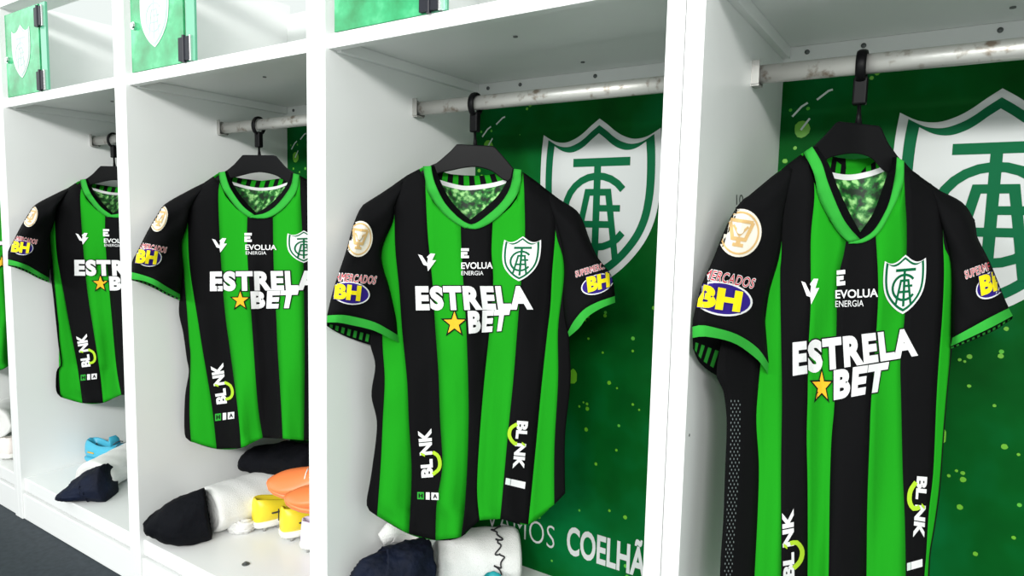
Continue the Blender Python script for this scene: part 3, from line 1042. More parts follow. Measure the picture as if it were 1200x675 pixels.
# traced jersey of the second locker from the right
J3 = dict(
    hook=(557, 122), scale=1.0, vref=350, foot=B + .18, seed=.15, tape=4.5, depth=.075, slv_amp=.028, nb=10,
    plan=[(383, -.018), (437, .085), (480, .14), (557, .20), (655, .268), (720, .315)],
    shoulder=[(383, 330), (405, 290), (423, 243.5), (446.4, 227.5), (476.6, 206), (496, 195.5), (520, 187), (590, 187), (611, 200), (626, 211), (654, 233), (676, 247), (690, 279), (720, 330)],
    colors=[0, 1, 0, 1, 0, 1, 0, 1, 0],
    c0=[(440, 236), (446, 270), (443, 330), (438, 375), (434, 402), (440, 428), (435.5, 463), (442, 498), (435.5, 555), (430, 592), (442, 604)],
    c1=[(462, 216.5), (461.7, 256), (448, 291), (447, 340), (448.5, 404), (451, 445), (448.7, 493), (446.5, 541), (442, 604.5)],
    c2=[(462.4, 216), (462.4, 260), (463.5, 295), (467.7, 337), (471.3, 388), (477, 445), (479, 493), (482.3, 555), (479, 625.5)],
    c3=[(498.5, 212), (499, 229), (501.5, 277), (506.8, 330), (510, 380), (514, 437), (516, 493), (518.6, 546), (512, 590), (510.5, 633)],
    c4=[(540, 265), (540.6, 288), (543, 330), (546.6, 388), (549, 467), (548.3, 524), (544.8, 590), (540, 629.5)],
    c5=[(577.5, 258), (576, 295), (578, 330), (573.5, 389), (567.5, 445), (562, 511), (559, 572), (562, 609.5)],
    c6=[(613, 202), (614.5, 231), (615, 284), (610, 338), (606, 389), (601.6, 445), (595, 511), (586.3, 608)],
    c7=[(650.5, 230), (650.8, 272), (647, 320), (645, 359), (641.5, 389), (634.4, 454), (627.8, 524), (619, 614.5)],
    c8=[(651, 230.5), (651.2, 272), (659.7, 302), (660.5, 330), (654, 384), (654, 445), (649.7, 524), (649.5, 591)],
    c9=[(676, 248), (680, 300), (674, 360), (667, 393), (668.5, 445), (662, 511), (662, 578)],
    top=[(440, 236), (446.4, 227.5), (476.6, 206), (496.5, 195.5), (498.5, 212), (500.5, 226), (510, 240), (525, 255), (540, 265), (546, 267), (562, 264), (577, 258.5), (596, 246), (607, 231), (611, 215), (613, 202), (626, 211), (650.8, 230.5), (676, 248)],
    backtop=[(440, 236), (446.4, 227.5), (476.6, 206), (496.5, 195.5), (512, 200), (526, 204), (543, 205.5), (562, 206), (578, 204), (596, 200), (611, 201), (626, 211), (650.8, 230.5), (676, 248)],
    neck_top=[(511, 198), (526, 203.5), (543, 205.5), (562, 206), (578, 204), (597, 198)],
    neck_tape=[(508, 209), (514, 211), (531, 216), (547, 218.5), (571, 216), (590, 211.5), (602, 206)],
    neck_low=[(505, 222), (518, 236), (532, 250), (548, 262), (565, 256), (585, 243), (602, 225)],
    collar_l_out=[(496, 195), (499, 212), (502, 226), (519, 249), (532, 260), (545, 267.5)],
    collar_l_in=[(505, 194.5), (509, 213), (520, 236), (534, 252), (546, 261), (556, 264)],
    collar_l_dark=[(509, 194), (516, 212), (527, 233), (541, 249), (552, 258)],
    collar_r_out=[(611, 199), (609.5, 218), (601, 236), (580, 257.5), (560, 268), (544, 266.5)],
    collar_r_in=[(602.5, 198), (598, 220), (587, 238), (569, 254), (556, 262.5), (545, 263)],
    collar_r_dark=[(598, 198), (592, 216), (580, 233), (562, 249), (550, 258)],
    slv_l_out=[(470, 211), (446.4, 227), (432, 236), (423.3, 243), (414.4, 263), (405.5, 295), (391.3, 337.7), (383.5, 369.7)],
    slv_l_in=[(474, 216), (463, 240), (460, 258), (446.4, 291.5), (449, 315), (455, 334), (464, 373), (466.5, 393)],
    cuff_l_top=[(383.5, 369.7), (396, 369), (409, 370), (437.5, 377), (455, 386), (466.5, 393)],
    cuff_l_low=[(383, 378), (396, 378), (412, 381), (437, 387), (456, 396), (467.7, 402)],
    lin_l=[(383, 382), (394, 389), (409, 396), (435, 404.5), (455, 408.5), (467, 404)],
    slv_r_out=[(640, 222), (654.3, 233), (675.7, 247), (684.5, 263), (690, 279), (700.5, 302), (716.5, 323.5), (720.5, 347)],
    slv_r_in=[(640, 226), (650, 258), (659, 290), (661.5, 320), (660, 350), (662, 375), (665.5, 389)],
    cuff_r_top=[(720.5, 347), (700, 354), (684, 363), (672, 377), (665.5, 389)],
    cuff_r_low=[(721, 354.5), (703, 362), (688, 372), (679, 384), (667, 394.5)],
    q_estrela=[(486.5, 335), (620, 335), (625, 363), (487.5, 364)],
    q_bet=[(548, 364.5), (598, 362.5), (593, 387.5), (549.5, 391)],
    star=(532.5, 379), star_r=(13, 14),
    q_evolua=[(540.5, 307.5), (577.5, 307), (577.5, 314.8), (540.5, 315.3)],
    q_energia=[(540.6, 317.5), (566.5, 317.5), (566.5, 322.5), (540.6, 322.5)],
    q_eicon=[(540.3, 291), (549.5, 291), (549.5, 302.5), (540.3, 302.5)],
    q_mark=[(490, 297), (511, 297), (511, 318), (490, 318)],
    q_blink_l=[(494, 560), (489.7, 503.5), (505.5, 502), (507.6, 559)],
    smile_l=[(507, 530), (513, 534), (515.5, 542), (514, 550), (507, 556)],
    q_blink_r=[(619, 494), (614, 550.5), (600.7, 549), (606, 493)],
    smile_r=[(606, 497), (598.5, 502), (597, 511), (602, 519), (606, 520)],
    q_patch_l=[(489, 576.5), (514, 577.5), (514, 586), (489, 585)],
    q_patch_r=[(593, 560), (616, 565), (615, 573), (592, 567.5)],
    crest=[(591, 281), (634, 281), (608, 329.5)],
    badge=[(421, 280), (15.5, 2), (3, -21)],
    bh_l=[(411, 343.5), (22.5, 2.5), (1, -13.5)],
    q_bh_l=[(393, 332), (424, 335), (422, 353), (391, 350)],
    q_sup_l=[(378, 318), (442, 324), (439.5, 333), (376, 327.5)],
    bh_r=[(700, 333), (19, -4), (1, -12)],
    q_bh_r=[(687, 325), (714, 318), (715, 336), (689, 343)],
    q_sup_r=[(674, 318), (722, 303), (724, 310), (675, 325)],
    hg_top=[(478, 210), (490, 203), (505, 193.6), (512, 191), (528, 177), (535.5, 168.7), (579, 171), (595, 189), (602, 198), (614, 205), (630, 217)],
    hg_low=[(478, 213), (492, 212), (512, 204), (531, 199.5), (545, 196.7), (559, 196), (576, 200.7), (590, 211), (600, 213), (614, 215), (630, 220)],
    pin=((555, 150), (557, 170)),
)

J4 = dict(
    hook=(1010, 80), scale=1.28, vref=350, foot=B + .2, seed=.62, tape=4.5, depth=.075, slv_amp=.036, nb=10,
    plan=[(811, -.03), (848, .035), (887, .095), (943, .15), (1008, .20), (1113, .262), (1185, .305)],
    shoulder=[(811, 330), (836, 304), (852, 264), (870, 236), (912, 200), (943, 178), (965, 168), (1040, 170), (1057, 185), (1068, 199), (1100, 223), (1128, 238), (1143, 270), (1185, 345)],
    colors=[0, 1, 0, 1, 0, 1, 0, 1, 0],
    c0=[(862, 244), (868, 290), (862, 350), (846, 400), (840, 440), (848, 458), (852, 495), (850, 552), (848, 609), (844, 675), (846, 745)],
    c1=[(915, 199.5), (915, 288), (901, 344), (894, 400), (888, 458), (886, 495), (889, 545), (887.6, 601), (884, 675), (880, 748)],
    c2=[(915.4, 199), (915.6, 293), (914, 320), (915, 392), (916, 469), (915, 552), (915, 609), (915, 675), (913, 757)],
    c3=[(954, 214), (954, 236), (950, 280), (950, 352), (947, 410), (946, 469), (945, 514), (946, 571), (946, 675), (944, 765)],
    c4=[(991, 283), (988, 300), (981, 332), (980, 380), (978, 469), (974.5, 514), (972.6, 571), (971, 675), (968, 768)],
    c5=[(1026, 273), (1029, 332), (1027, 384), (1020.6, 469), (1018.7, 514), (1016, 590), (1015, 675), (1014, 762)],
    c6=[(1059.5, 192), (1060, 228), (1062, 260), (1062, 296), (1060, 368), (1055, 420), (1055.7, 469), (1057.6, 552), (1060, 609), (1061, 675), (1060, 752)],
    c7=[(1104.5, 226), (1105, 282), (1106, 320), (1104, 368), (1100, 420), (1097, 469), (1093.4, 552), (1088, 601), (1085, 650), (1083, 675), (1080, 746)],
    c8=[(1105, 226.5), (1105.5, 284), (1113, 304), (1115, 332), (1114, 380), (1112, 430), (1106.6, 495), (1101, 571), (1095, 616), (1090, 646), (1088, 675), (1085, 744)],
    c9=[(1142, 258), (1137, 300), (1126, 350), (1118, 390), (1113, 430), (1107, 495), (1101.5, 571), (1095.5, 616), (1090.5, 646), (1088.5, 675), (1085.5, 743)],
    top=[(862, 244), (870, 236), (912, 201), (943, 178), (954, 212), (962, 236), (975, 262), (991, 283), (1005, 285), (1026, 273), (1040, 252), (1052, 228), (1058, 208), (1059.5, 192), (1068, 200), (1104.7, 226), (1128, 239), (1142, 258)],
    backtop=[(862, 244), (870, 236), (912, 201), (943, 178), (960, 182), (974, 184), (1000, 187), (1022, 185), (1044, 184), (1058, 188), (1068, 200), (1104.7, 226), (1128, 239), (1142, 258)],
    neck_top=[(962, 180), (974, 183), (1000, 187), (1024, 184), (1042, 180)],
    neck_tape=[(958, 197), (972, 202), (995, 205.5), (1020, 201), (1044, 192)],
    neck_low=[(960, 214), (975, 240), (990, 262), (1006, 280), (1022, 266), (1035, 240), (1048, 212)],
    collar_l_out=[(942, 179), (954, 204), (960, 232), (974.5, 260), (984, 274), (995, 284)],
    collar_l_in=[(952, 172), (963, 191), (971, 216), (986, 252), (997, 269), (1008, 281)],
    collar_l_dark=[(958, 172), (972, 194), (982, 220), (996, 250), (1008, 272)],
    collar_r_out=[(1059.5, 189), (1058.5, 212), (1053.5, 228), (1045, 246), (1030, 272), (1012, 284), (994, 285)],
    collar_r_in=[(1051, 184), (1049, 207), (1045, 226), (1039, 245), (1025, 269), (1010, 280), (998, 283)],
    collar_r_dark=[(1044, 184), (1039, 206), (1031, 230), (1022, 252), (1008, 272)],
    slv_l_out=[(922, 194), (900, 212), (882, 227), (868, 237), (852, 264), (836, 304), (822, 336), (812, 376), (811.5, 383)],
    slv_l_in=[(930, 200), (918, 250), (914, 293), (900, 344), (896, 368), (899, 400), (902, 428)],
    cuff_l_top=[(811.5, 383), (822, 381), (836, 383.5), (864, 392), (888, 408), (902, 428)],
    cuff_l_low=[(811.5, 396), (828, 394.5), (860, 402), (886, 420), (896, 432), (901, 441)],
    lin_l=[(812, 408), (820, 425), (836, 438), (860, 449), (884, 454), (896, 450), (901, 443)],
    slv_r_out=[(1090, 215), (1100, 223), (1128, 238), (1142, 260), (1145, 278), (1160, 308), (1176, 348), (1182, 361)],
    slv_r_in=[(1092, 222), (1103, 262), (1113, 300), (1116, 332), (1115, 360), (1115, 380), (1116, 396)],
    cuff_r_top=[(1182, 361), (1160, 372), (1138, 384), (1116, 396)],
    cuff_r_low=[(1187, 370), (1163, 383), (1140, 394), (1114, 406)],
    lin_r=[(1186, 374), (1166, 387), (1142, 398), (1115, 409)],
    q_estrela=[(928.8, 401), (1071, 384), (1076, 417), (929, 441)],
    q_bet=[(977, 434), (1042, 424), (1036, 458), (977, 469)],
    star=(963, 453), star_r=(11.5, 18),
    q_evolua=[(979, 340), (1029, 338), (1029, 348), (979, 350)],
    q_energia=[(979, 352.5), (1012, 351.5), (1012, 359), (979, 360)],
    q_eicon=[(980.5, 317), (990.5, 316), (990.5, 334), (980.5, 335)],
    q_mark=[(939, 328), (960, 326), (960, 356), (939, 358)],
    q_blink_l=[(918, 679), (916.5, 599), (930, 596), (931, 677)],
    smile_l=[(926, 637), (934, 636), (940, 645), (938, 657), (930, 666)],
    q_blink_r=[(1086.6, 559), (1083, 632), (1070, 629.6), (1074.6, 558)],
    smile_r=[(1073.5, 565), (1067, 575), (1066, 588), (1071, 596), (1078, 594)],
    q_patch_r=[(1063, 660), (1081, 655), (1081, 664), (1063, 669)],
    crest=[(1037, 306), (1085, 302), (1058, 368)],
    badge=[(867, 273), (25, 4), (5, -28)],
    bh_l=[(846, 350), (36, 5), (1.5, -20)],
    q_bh_l=[(817, 332), (871, 342), (867, 366), (813, 359)],
    q_sup_l=[(796, 308), (886, 327), (882, 338), (792, 320)],
    bh_r=[(1163, 333), (19, -5), (3, -17)],
    q_bh_r=[(1147, 324), (1179, 313), (1181, 336), (1150, 347)],
    q_sup_r=[(1130, 318), (1188, 296), (1190, 305), (1132, 327)],
    mesh_side=[(861, 470), (860, 540), (856, 600), (852, 660), (850, 720)],
    hg_top=[(925, 193), (945, 177), (954, 171), (969, 156), (981, 142), (1032, 147.6), (1041, 168), (1052, 183), (1064, 196), (1078, 206)],
    hg_low=[(925, 197), (945, 186), (962, 190), (975, 184), (1000, 180), (1020, 185), (1034, 199), (1046, 204), (1064, 204), (1078, 209)],
    pin=((1007, 121), (1006, 144)),
)

J2 = dict(
    hook=(303, 145), scale=.78, vref=350, foot=B + .2, seed=.38, tape=3.8, depth=.075, slv_amp=.028, nb=10,
    plan=[(154, -.012), (210, .105), (257, .165), (303, .20), (350, .235), (404, .285), (432, .305)],
    shoulder=[(154, 300), (172, 270), (184, 252), (194, 239), (236, 216), (256.7, 202.4), (268, 196), (340, 196), (351, 203), (370, 216), (400, 240), (412, 262), (432, 320)],
    colors=[0, 1, 0, 1, 0, 1, 0, 1, 0],
    c0=[(204, 236), (210, 270), (212, 310), (210.5, 348), (210, 368), (215, 391), (219, 420), (221.5, 436), (217, 465), (216.6, 508), (223, 517)],
    c1=[(220, 225), (219.5, 262), (213, 285), (216, 325), (219, 360), (222, 400), (223.5, 420), (222.3, 481), (224, 517.5)],
    c2=[(220.3, 224.5), (220.3, 265), (222.5, 314), (232, 375), (237.5, 410), (248, 473), (254, 526)],
    c3=[(257.5, 214), (256, 230), (257.5, 275), (261, 333), (265, 375), (270, 412), (278.5, 477), (282.6, 525)],
    c4=[(290, 254), (289.5, 287), (292, 333), (296.5, 398), (302, 473), (308, 513)],
    c5=[(320, 255), (321, 314), (324, 372), (325.5, 408), (329.5, 473), (331.5, 514)],
    c6=[(351.5, 206), (352, 229), (355, 290), (356, 340), (357, 420), (356, 516)],
    c7=[(383, 230), (383, 265), (386, 320), (384, 380), (382, 440), (380, 514)],
    c8=[(383.4, 230.5), (383.4, 266), (391, 296), (394, 350), (395, 430), (393, 508)],
    c9=[(400, 244), (404, 290), (402, 350), (404, 420), (404, 500)],
    top=[(204, 236), (236, 216.5), (256.7, 202.4), (257.5, 214), (262, 227), (275, 243), (290, 254), (300, 257), (320, 254), (335, 243), (345, 229), (350, 215), (351.5, 206), (370, 216), (383.2, 230), (400, 244)],
    backtop=[(204, 236), (236, 216.5), (256.7, 202.4), (268, 206), (282, 209), (306, 212), (330, 209), (342, 205), (351.5, 206), (370, 216), (383.2, 230), (400, 244)],
    neck_top=[(266, 204), (281, 209), (306, 212), (330, 209), (343, 204)],
    neck_tape=[(264, 211), (274, 214), (290, 218.5), (306, 220.5), (324, 218.5), (340, 213)],
    neck_low=[(268, 224), (278, 238), (290, 248), (302, 252), (318, 246), (332, 234), (343, 218)],
    collar_l_out=[(256.7, 202), (259, 215), (265, 227), (278, 244), (292, 255)],
    collar_l_in=[(263.5, 201), (267, 214), (273, 226), (285, 242), (299, 252.5)],
    collar_l_dark=[(266.5, 201), (272, 213), (279, 225), (290, 239), (300, 249)],
    collar_r_out=[(351, 205), (349, 219), (344, 230), (330, 246), (313, 255.5), (292, 255)],
    collar_r_in=[(344, 203), (342, 215), (337, 225), (324, 241), (310, 250), (295, 252.5)],
    collar_r_dark=[(340, 203), (337, 214), (331, 224), (317, 239), (302, 249)],
    slv_l_out=[(238, 215), (222, 223), (194, 239), (184.3, 252), (172.7, 271.7), (160, 297), (155, 306), (154.4, 319)],
    slv_l_in=[(240, 219), (224, 242), (219, 264), (212, 287), (214, 314), (212.5, 330), (211, 345)],
    cuff_l_top=[(154.4, 319), (168, 322.5), (182.4, 328), (197, 337), (211, 345)],
    cuff_l_low=[(154, 327), (167, 329), (180, 334), (196, 343), (211, 350)],
    lin_l=[(154.3, 328.5), (167, 332), (180, 337.5), (196, 346), (210.5, 352)],
    slv_r_out=[(372, 219), (385, 228), (400, 240), (410, 258), (418, 285), (426, 310), (430, 322)],
    slv_r_in=[(372, 222), (380, 250), (392, 280), (394, 310), (395, 330), (396, 345)],
    cuff_r_top=[(430, 322), (420, 328), (408, 336), (396, 345)],
    cuff_r_low=[(432, 328), (421, 335), (409, 343), (397, 351)],
    q_estrela=[(246, 318), (371, 317), (373, 340), (246, 341.5)],
    q_bet=[(293.5, 341.5), (350, 340), (345, 361), (294.5, 362)],
    star=(281.5, 352), star_r=(10, 10.5),
    q_evolua=[(287.5, 286.5), (324, 287), (324, 293), (287.5, 293)],
    q_energia=[(288, 294.5), (312, 294.5), (312, 298.3), (288, 298.3)],
    q_eicon=[(286.5, 273), (295, 273), (295, 283.5), (286.5, 283.5)],
    q_mark=[(248.5, 279), (266, 279), (266, 296), (248.5, 296)],
    q_blink_l=[(254, 474), (246.7, 428), (261.5, 425), (266, 472.5)],
    smile_l=[(263, 448), (270, 452), (272.4, 460), (270, 466), (264, 468)],
    q_patch_l=[(252, 485), (274.5, 482.5), (274.5, 490.5), (252, 493.5)],
    crest=[(337, 273.5), (375, 272.5), (356, 308)],
    badge=[(186.5, 256), (9.5, 1), (3.5, -15.5)],
    bh_l=[(174.5, 301.5), (15, 1.5), (1.5, -11)],
    q_bh_l=[(161, 292), (185.5, 294.5), (183, 310), (158.5, 308)],
    q_sup_l=[(152, 282), (196, 290), (194, 296.5), (150, 288.5)],
    hg_top=[(248, 212), (258, 204), (266.7, 199), (274, 193), (284.4, 181.5), (323, 182), (335, 196), (343.7, 201.5), (354, 208), (366, 217)],
    hg_low=[(248, 215), (258, 212), (271, 209), (284.4, 205.5), (295, 203), (306.7, 202), (323, 205.5), (335, 213), (343, 215), (354, 215), (366, 220)],
    pin=((304, 168), (304, 182.5)),
)


def affine(src, dst):
    A = np.array([[x, y, 1] for x, y in src], float)
    X, _, _, _ = np.linalg.lstsq(A, np.array(dst, float), rcond=None)
    return lambda p_: np.array([p_[0], p_[1], 1.0]) @ X


T1 = affine([(256.7, 202), (154, 327), (219.7, 264), (211, 347), (269, 410), (282.6, 524), (290, 254), (246, 318), (246, 341), (281.5, 352), (266, 472.5), (262, 425), (257, 287), (303, 145)],
            [(100.7, 210), (5.5, 308), (66.5, 259.5), (59, 333), (102, 360.6), (120, 475.6), (123.4, 259.4), (86, 307), (86, 325), (121, 333), (109, 430), (103, 394), (97, 278), (127, 163)])
J1 = dict(J2)
J1.update(seed=.8, scale=.66, tscale=.86, plan_abs=True, plan=[(5, -.03), (58, .095), (66, .105), (100, .175), (127, .20), (160, .225), (195, .26), (230, .29)])
J1['c0'] = [(204, 236), (210, 270), (212, 310), (214, 348), (216, 368), (218, 391), (222, 440), (225, 470), (219, 480), (218, 508), (224, 517)]
T0 = lambda p_: np.array([T1(p_)[0] * .80 - 92 - .04 * (T1(p_)[1] - 330), T1(p_)[1] * .906 + 6.7])
J0 = dict(J2)
J0.update(hook_abs=(20, 160), seed=.25, scale=.56, tscale=.7, plan_abs=True, plan=[(-90, -.04), (-40, .05), (0, .125), (22, .20), (60, .255), (110, .29)])

make_jersey(J4, 'largest striped jersey, hanging in the locker at the right edge', 'black plastic hanger holding the largest, rightmost jersey')
make_jersey(J3, 'striped jersey hanging in front of the panel lettered MOS COELHA, second from the right', 'black plastic hanger holding the jersey second from the right')
make_jersey(J2, 'green and black striped jersey hanging above the yellow and orange boots', 'black plastic hanger holding the jersey above the yellow boots')
make_jersey(J1, 'green and black striped jersey hanging above the light blue boots', 'black plastic hanger half hidden by the partition, above the light blue boots', T1)
make_jersey(J0, 'green striped jersey of which only a sliver shows at the left edge of the photo', 'black plastic hanger of the jersey cut off by the left edge', T0)


# ------------------------------------------------------------------ cloth and towels
def fbm(p_, seed):
    x, y, z = p_
    return (math.sin(x * 31 + seed) * math.sin(y * 27 + seed * 1.7) + .6 * math.sin(x * 63 + y * 41 + seed * 2.1) * math.sin(z * 57 + seed) + .4 * math.sin(x * 110 - z * 95 + seed * 3))


def loft_cloth(name, path, radii, m, parent, seed=1.0, amp=.004, n=40, z0=None, sharp=.0, xmin=None):
    """crumpled cloth: oval rings along a path, wrinkled, flattened where it lies on the bench"""
    path = [np.array(p_, float) for p_ in path]
    K = 36
    s = np.linspace(0, len(path) - 1, K)
    P = np.array([[np.interp(q, range(len(path)), [a[i] for a in path]) for i in range(3)] for q in s])
    Rr = np.array([[np.interp(q, range(len(path)), [a[i] for a in radii]) for i in range(2)] for q in s])
    V, F = [], []
    for i in range(K):
        t = P[min(i + 1, K - 1)] - P[max(i - 1, 0)]
        t /= np.linalg.norm(t)
        side = np.cross(t, (0, 0, 1.0))
        side /= np.linalg.norm(side)
        up = np.cross(side, t)
        for k in range(n):
            th = 2 * math.pi * k / n
            p_ = P[i] + side * Rr[i, 0] * math.cos(th) + up * Rr[i, 1] * math.sin(th)
            nn_ = side * math.cos(th) + up * math.sin(th)
            wv = fbm(p_, seed) + sharp * abs(math.sin(7 * th + i * .35 + seed)) - sharp * .5
            p_ = p_ + nn_ * amp * wv
            if z0 is not None:
                p_[2] = max(p_[2], z0 + .0006)
            if xmin is not None:
                p_[0] = max(p_[0], xmin)
            V.append(p_)
    for i in range(K - 1):
        for k in range(n):
            F.append((i * n + k, i * n + (k + 1) % n, (i + 1) * n + (k + 1) % n, (i + 1) * n + k))
    c0, c1 = len(V), len(V) + 1
    V += [P[0], P[-1]]
    for k in range(n):
        F.append((c0, (k + 1) % n, k))
        F.append((c1, (K - 1) * n + k, (K - 1) * n + (k + 1) % n))
    return obj(name, V, F, m, parent)


def roll(name, a, b, r, label, cat, group, seed=1.0, squash=.92, spiral=True):
    """rolled towel lying on the bench from end a to end b (xy), with the rolled layers showing at its ends"""
    a, b = np.array(a, float), np.array(b, float)
    a3, b3 = np.array([a[0], a[1], B + r * squash]), np.array([b[0], b[1], B + r * squash])
    t = (b3 - a3) / np.linalg.norm(b3 - a3)
    side = np.cross(t, (0, 0, 1.0))
    R = thing(name, ((a[0] + b[0]) / 2, (a[1] + b[1]) / 2, B), label, cat, group)
    K, n = 30, 64
    V, F = [], []
    for i in range(K):
        q = i / (K - 1)
        e = 1 - .10 * (max(0, abs(2 * q - 1) - .86) / .14) ** 2
        for k in range(n):
            th = 2 * math.pi * k / n
            # the free edge of the cloth makes a small step round the roll
            rr = r * e * (1.0 + .045 * ((th / (2 * math.pi)) - .5)) * (1 + .012 * math.sin(q * 23 + seed + 3 * th) + .01 * math.sin(5 * th + q * 6 + seed))
            p_ = a3 * (1 - q) + b3 * q + side * rr * math.cos(th) + np.array([0, 0, 1.0]) * rr * squash * math.sin(th)
            p_[2] = max(p_[2], B + .0006)
            V.append(p_)
    for i in range(K - 1):
        for k in range(n):
            F.append((i * n + k, i * n + (k + 1) % n, (i + 1) * n + (k + 1) % n, (i + 1) * n + k))
    for endi, q in ((0, 0.0), (K - 1, 1.0)):
        base = endi * n
        prev = [base + k for k in range(n)]
        c = a3 * (1 - q) + b3 * q
        for j in range(1, 9):
            fr = 1 - j / 9
            dd = (.006 if j % 2 else -.002) * (1 if q == 0 else -1)
            ring = []
            for k in range(n):
                p_ = V[base + k] * fr + c * (1 - fr) + t * dd
                p_[2] = max(p_[2], B + .0006)
                ring.append(len(V))
                V.append(p_)
            for k in range(n):
                F.append((prev[k], prev[(k + 1) % n], ring[(k + 1) % n], ring[k]))
            prev = ring
        F.append(tuple(prev))
    o = clean(obj('towel_roll', V, F, M['towel'], R), 1e-6)
    return R, o, a3, b3, side


def roll_script(R, par, a3, b3, side, r, squash, q0, th0, th1, seed):
    """handwritten word inked round the roll"""
    rnd = random.Random(seed)
    pts = []
    N = 90
    for i in range(N):
        s = i / (N - 1)
        th = th0 + (th1 - th0) * s
        q = q0 + .050 * math.sin(s * 27 + 1.1 * math.sin(s * 11 + seed)) * (.35 + .65 * abs(math.sin(s * 4.2 + seed))) + .018 * math.sin(s * 61)
        th += .085 * math.cos(s * 27 + .8 * math.sin(s * 7)) + .03 * math.sin(s * 50)
        rr = r * 1.035
        pts.append(a3 * (1 - q) + b3 * q + side * rr * math.cos(th) + np.array([0, 0, 1.0]) * rr * squash * math.sin(th))
    obj('handwriting', *tube_vf(pts, .0019, 6), M['ink'], par, label='black handwritten name')


# ------------------------------------------------------------------ boots
def boot(loc, yaw, pitch, rollx, mu, label, group, ms=None, lining=None, s=1.0, swoosh=None, laces=None, dash=None):
    """football boot, heel at the origin, toe along +x before turning; loc = heel on the ground"""
    R = thing('football_boot', loc, label, 'football boot', group)
    Rm = np.array((Matrix.Rotation(yaw, 3, 'Z') @ Matrix.Rotation(pitch, 3, 'Y') @ Matrix.Rotation(rollx, 3, 'X')))
    L0 = np.array(loc, float)
    X = lambda p_: L0 + Rm @ (np.array(p_, float) * s)
    xs = [0.0, .006, .02, .04, .07, .10, .13, .16, .19, .22, .245, .262, .270]
    wd = [.012, .022, .029, .032, .031, .031, .034, .039, .042, .041, .033, .020, .006]
    tp = [.078, .086, .088, .083, .072, .076, .081, .071, .058, .048, .040, .033, .026]
    K, n = len(xs), 28
    V, F, fm = [], [], []
    zb = .016
    for i in range(K):
        x, w_, h = xs[i], wd[i], tp[i]
        for k in range(n):
            th = 2 * math.pi * k / n
            c, s_ = math.cos(th), math.sin(th)
            y = w_ * (abs(c) ** .8) * (1 if c > 0 else -1) * (1.0 if s_ < .2 else 1 - .35 * max(0, s_ - .2))
            z = zb + (h - zb) * (.5 + .5 * (abs(s_) ** .75) * (1 if s_ > 0 else -1))
            if .012 < x < .125 and s_ > .80:           # foot opening
                dp = min(1, (x - .010) / .015, (.128 - x) / .02)
                z -= (.045 * dp) * min(1, (s_ - .80) / .08)
            V.append(X((x + (.004 * (z - zb) / .05 if i == 0 else 0), y, z)))
    for i in range(K - 1):
        for k in range(n):
            F.append((i * n + k, i * n + (k + 1) % n, (i + 1) * n + (k + 1) % n, (i + 1) * n + k))
            th = 2 * math.pi * (k + .5) / n
            fm.append(1 if (.012 < xs[i] < .12 and math.sin(th) > .90) else 0)
    F.append(tuple(range(n))[::-1])
    F.append(tuple(range((K - 1) * n, K * n)))
    fm += [0, 0]
    up = obj('upper', V, F, [mu, lining or M['boot_dark']], R, fm=fm)
    ss = up.modifiers.new('smooth', 'SUBSURF')
    ss.levels = ss.render_levels = 1
    # sole plate
    V, F = [], []
    for z, e in ((.010, .92), (.0135, 1.0), (.019, 1.02), (.023, .97)):
        for sgn in (1, -1):
            rng = range(K) if sgn == 1 else range(K - 1, -1, -1)
            for i in rng:
                V.append(X((xs[i] * (1 if z < .02 else 1), sgn * wd[i] * e, z + (.006 * max(0, xs[i] - .2) / .07))))
    m2 = 2 * K
    for j in range(3):
        for k in range(m2):
            F.append((j * m2 + k, j * m2 + (k + 1) % m2, (j + 1) * m2 + (k + 1) % m2, (j + 1) * m2 + k))
    F.append(tuple(range(m2))[::-1])
    F.append(tuple(range(3 * m2, 4 * m2)))
    so = obj('sole', V, F, ms or M['boot_sole'], R)
    for x, y in ((.022, .018), (.022, -.018), (.055, .020), (.055, -.020), (.155, .026), (.155, -.026), (.195, .028), (.195, -.028), (.232, .016), (.232, -.016)):
        v, f = tube_vf([X((x, y, .012)), X((x, y, .0))], [.0065 * s, .0042 * s], 10)
        obj('stud', v, f, M['stud'], so)
    # tongue and laces
    v, f = tube_vf([X((.118, 0, .070)), X((.112, 0, .088)), X((.106, 0, .098))], [(.004 * s, .02 * s), (.003 * s, .019 * s), (.002 * s, .012 * s)], 12)
    obj('tongue', v, f, mu, R)
    for i, x in enumerate((.13, .143, .156, .169)):
        zt = np.interp(x, xs, tp) + .0015
        pts = [X((x, y, zt - (y / .02) ** 2 * .006)) for y in np.linspace(-.018, .018, 7)]
        obj('lace', *tube_vf(pts, .0016 * s, 6), laces or M['boot_sole'], R)
    if swoosh:
        for sg in (1, -1):
            sw = bm_poly([[(.08, .040), (.095, .033), (.12, .036), (.185, .056), (.13, .047), (.105, .046), (.098, .052), (.10, .064), (.085, .050)]])
            grid_cut(sw, 8, 4)

            def mp(x, z, l, sg=sg):
                w_, h = np.interp(x, xs, wd), np.interp(x, xs, tp)
                sn = np.clip((2 * (z - zb) / (h - zb) - 1), -1, 1)
                s_ = abs(sn) ** (1 / .75) * (1 if sn > 0 else -1)
                c = math.sqrt(max(0, 1 - s_ * s_))
                return X((x, sg * (w_ * c ** .8 * (1 if s_ < .2 else 1 - .35 * (s_ - .2)) + .0012), z))
            decal('side_mark', [(sw, swoosh, 0)], mp, up)
    if dash:
        for sg in (1, -1):
            v, f = tube_vf([X((.035, sg * .0325, .045)), X((.060, sg * .0322, .044))], [.0022, .0022], 8)
            obj('side_mark', v, f, dash, up)
        v, f = tube_vf([X((.004, .0195, .040)), X((.004, .0195, .068))], [.0015, .0015], 8)
        obj('side_mark', v, f, dash, up)
    return R


